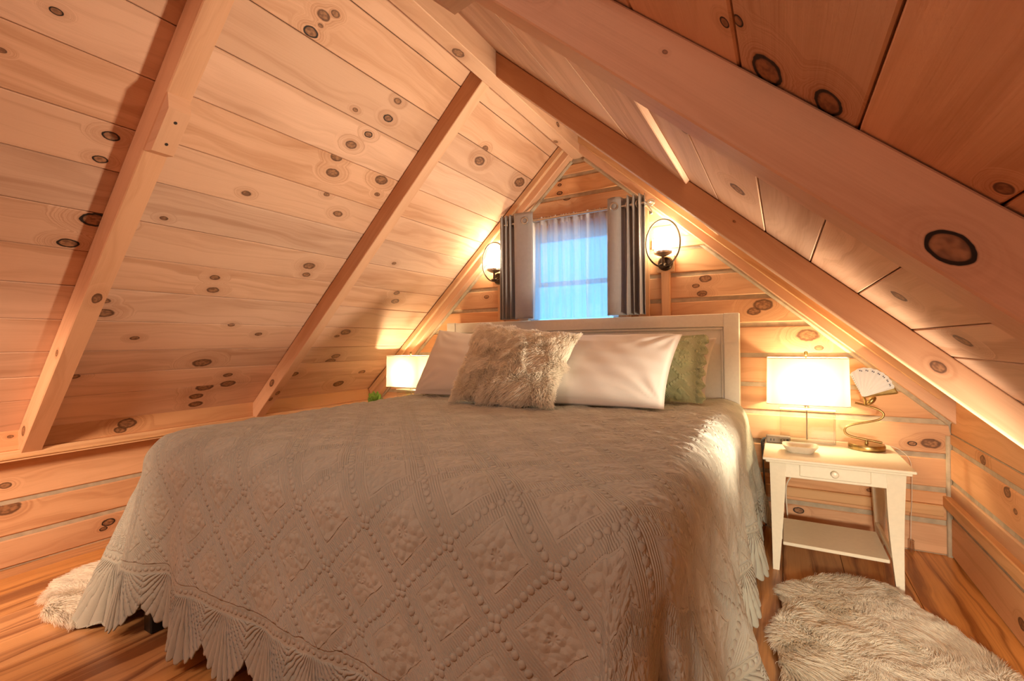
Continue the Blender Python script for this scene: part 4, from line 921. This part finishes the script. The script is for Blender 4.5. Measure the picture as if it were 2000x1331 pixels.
bm = NB(); a0, a1 = angs[-1], math.radians(12)
pts = [ap + (e1 * math.cos(a1) + e2 * math.sin(a1)) * q for q in (.0, .05, .10, .132)]; tube(bm, pts, .003, 8)
q0 = ap + (e1 * math.cos(a1) + e2 * math.sin(a1)) * .134; q1 = ap + (e1 * math.cos(angs[-1]) + e2 * math.sin(angs[-1])) * .130; tube(bm, [q0, q1], .0025, 8)
vs = [bm.verts.new(p) for p in (ap + e3 * -.004, q0 + e3 * -.004, q1 + e3 * -.004)]; bm.faces.new(vs); bobj('brass_rim', bm, M['brass'], t, True)

# soap dish / tray
d = thing('dish', 'small cream ceramic tray at the front of the right nightstand', 'dish', (.066, -.40, TZ))
bm = NB(); c = (.066, -.385)
shell(bm, c, [(.098, .080, TZ), (.106, .088, TZ + .003), (.140, .118, TZ + .030), (.146, .124, TZ + .034), (.140, .118, TZ + .034), (.104, .086, TZ + .008), (.06, .05, TZ + .006)], .028, caps=True); bobj('tray', bm, M['ceramic'], d, True)
# power outlet block with its cord
p_ = thing('power_outlet', 'brown extension outlet block lying at the back left corner of the right nightstand', 'power outlet', (-.026, -.20, TZ))
bm = NB(); box2(bm, (-.080, -.225, TZ), (.030, -.180, TZ + .038), .006, 2); ob_ = bobj('housing', bm, M['taupe'], p_)
for k, xx in enumerate((-.058, -.044, -.012, .002)):
    bobj('socket_slot', (lambda bm: (box2(bm, (xx - .002, -.2262, TZ + .012), (xx + .002, -.2245, TZ + .024), .0), bm)[1])(NB()), M['dark'], ob_)
bobj('switch', (lambda bm: (box2(bm, (.012, -.228, TZ + .010), (.022, -.224, TZ + .026), .001), bm)[1])(NB()), M['dark'], ob_)
pts = bez([(-.078, -.20, TZ + .02), (-.092, -.20, TZ + .016), (-.102, -.16, TZ - .006), (-.099, -.13, TZ - .03), (-.092, -.12, TZ - .008), (-.094, -.14, TZ + .006), (-.104, -.13, TZ - .016), (-.102, -.11, TZ - .05), (-.094, -.10, TZ - .06), (-.098, -.08, TZ - .03), (-.104, -.09, TZ - .05), (-.100, -.07, TZ - .12), (-.095, -.05, .25), (-.09, -.04, .02)], 8)
bm = NB(); tube(bm, pts, .0042, 8)
tt_ = NT('braided_cord'); tc_ = tt_.sep(tt_.n('ShaderNodeTexCoord').outputs['Object']); wv = tt_.mt('FRACT', tt_.mt('MULTIPLY', tt_.mt('ADD', tc_[2], tc_[0]), 120.0))
tt_.bsdf(tt_.mix(tt_.mt('GREATER_THAN', wv, .5), (.03, .035, .05), (.30, .30, .32)), .7); bobj('cord', bm, tt_.m, p_, True)
# cords
lc = thing('lamp_cord', 'white lamp cord hanging behind the right nightstand above its shelf', 'cord', (.07, -.06, .0))
bm = NB(); tube(bm, bez([(.09, -.055, .50), (.088, -.055, .40), (.075, -.06, .36), (.03, -.07, .31), (.008, -.075, .25), (.012, -.07, .12), (.02, -.06, .004)], 8), .0032, 8); bobj('cable', bm, M['cord'], lc, True)
lc = thing('switch_cord', 'thin cord with a clear plastic end piece hanging right of the nightstand', 'cord', (.535, -.03, 0))
bm = NB(); tube(bm, bez([(.44, -.016, TZ + .002), (.50, -.020, TZ - .02), (.538, -.034, .44), (.541, -.034, .30), (.536, -.034, .16), (.534, -.034, .066)], 6), .0013, 6); bobj('string', bm, M['cord'], lc, True)
bm = NB(); lathe(bm, [(.009, .004), (.0115, .010), (.0105, .055), (.012, .060), (.006, .066)], (.537, -.036, 0), 12); bobj('end_piece', bm, M['acrylic'], lc, True)
# succulent on the left nightstand
sc_ = thing('succulent_plant', 'small bright green succulent beside the left table lamp', 'plant', (-2.655, -.47, TZ))
bm = NB(); lathe(bm, [(.030, TZ), (.042, TZ + .07), (.044, TZ + .075), (.038, TZ + .075), (.034, TZ + .06)], (-2.655, -.47, 0), 20); bobj('pot', bm, M['pot'], sc_, True)
bm = NB(); rl = random.Random(3)
for i in range(70):
    a = rl.uniform(0, 2 * PI); el = rl.uniform(.15, 1.5); L = rl.uniform(.035, .06); dv = Vector((math.cos(a) * math.cos(el), math.sin(a) * math.cos(el), math.sin(el)))
    c = Vector((-2.655, -.47, TZ + .10)) + Vector((rl.uniform(-.025, .025), rl.uniform(-.025, .025), rl.uniform(-.02, .03))); sd = dv.orthogonal().normalized(); u2 = dv.cross(sd)
    ring = lambda q, r: [bm.verts.new(c + dv * q + (sd * math.cos(k * PI / 2) + u2 * .45 * math.sin(k * PI / 2)) * r) for k in range(4)]
    rs = [ring(0, .004), ring(L * .55, .010), ring(L * .85, .007), ring(L, .001)]
    for A, B in zip(rs, rs[1:]):
        for k in range(4): bm.faces.new((A[k], A[(k + 1) % 4], B[(k + 1) % 4], B[k]))
lf = bobj('leaves', bm, M['leaf'], sc_, True); lf['kind'] = 'stuff'
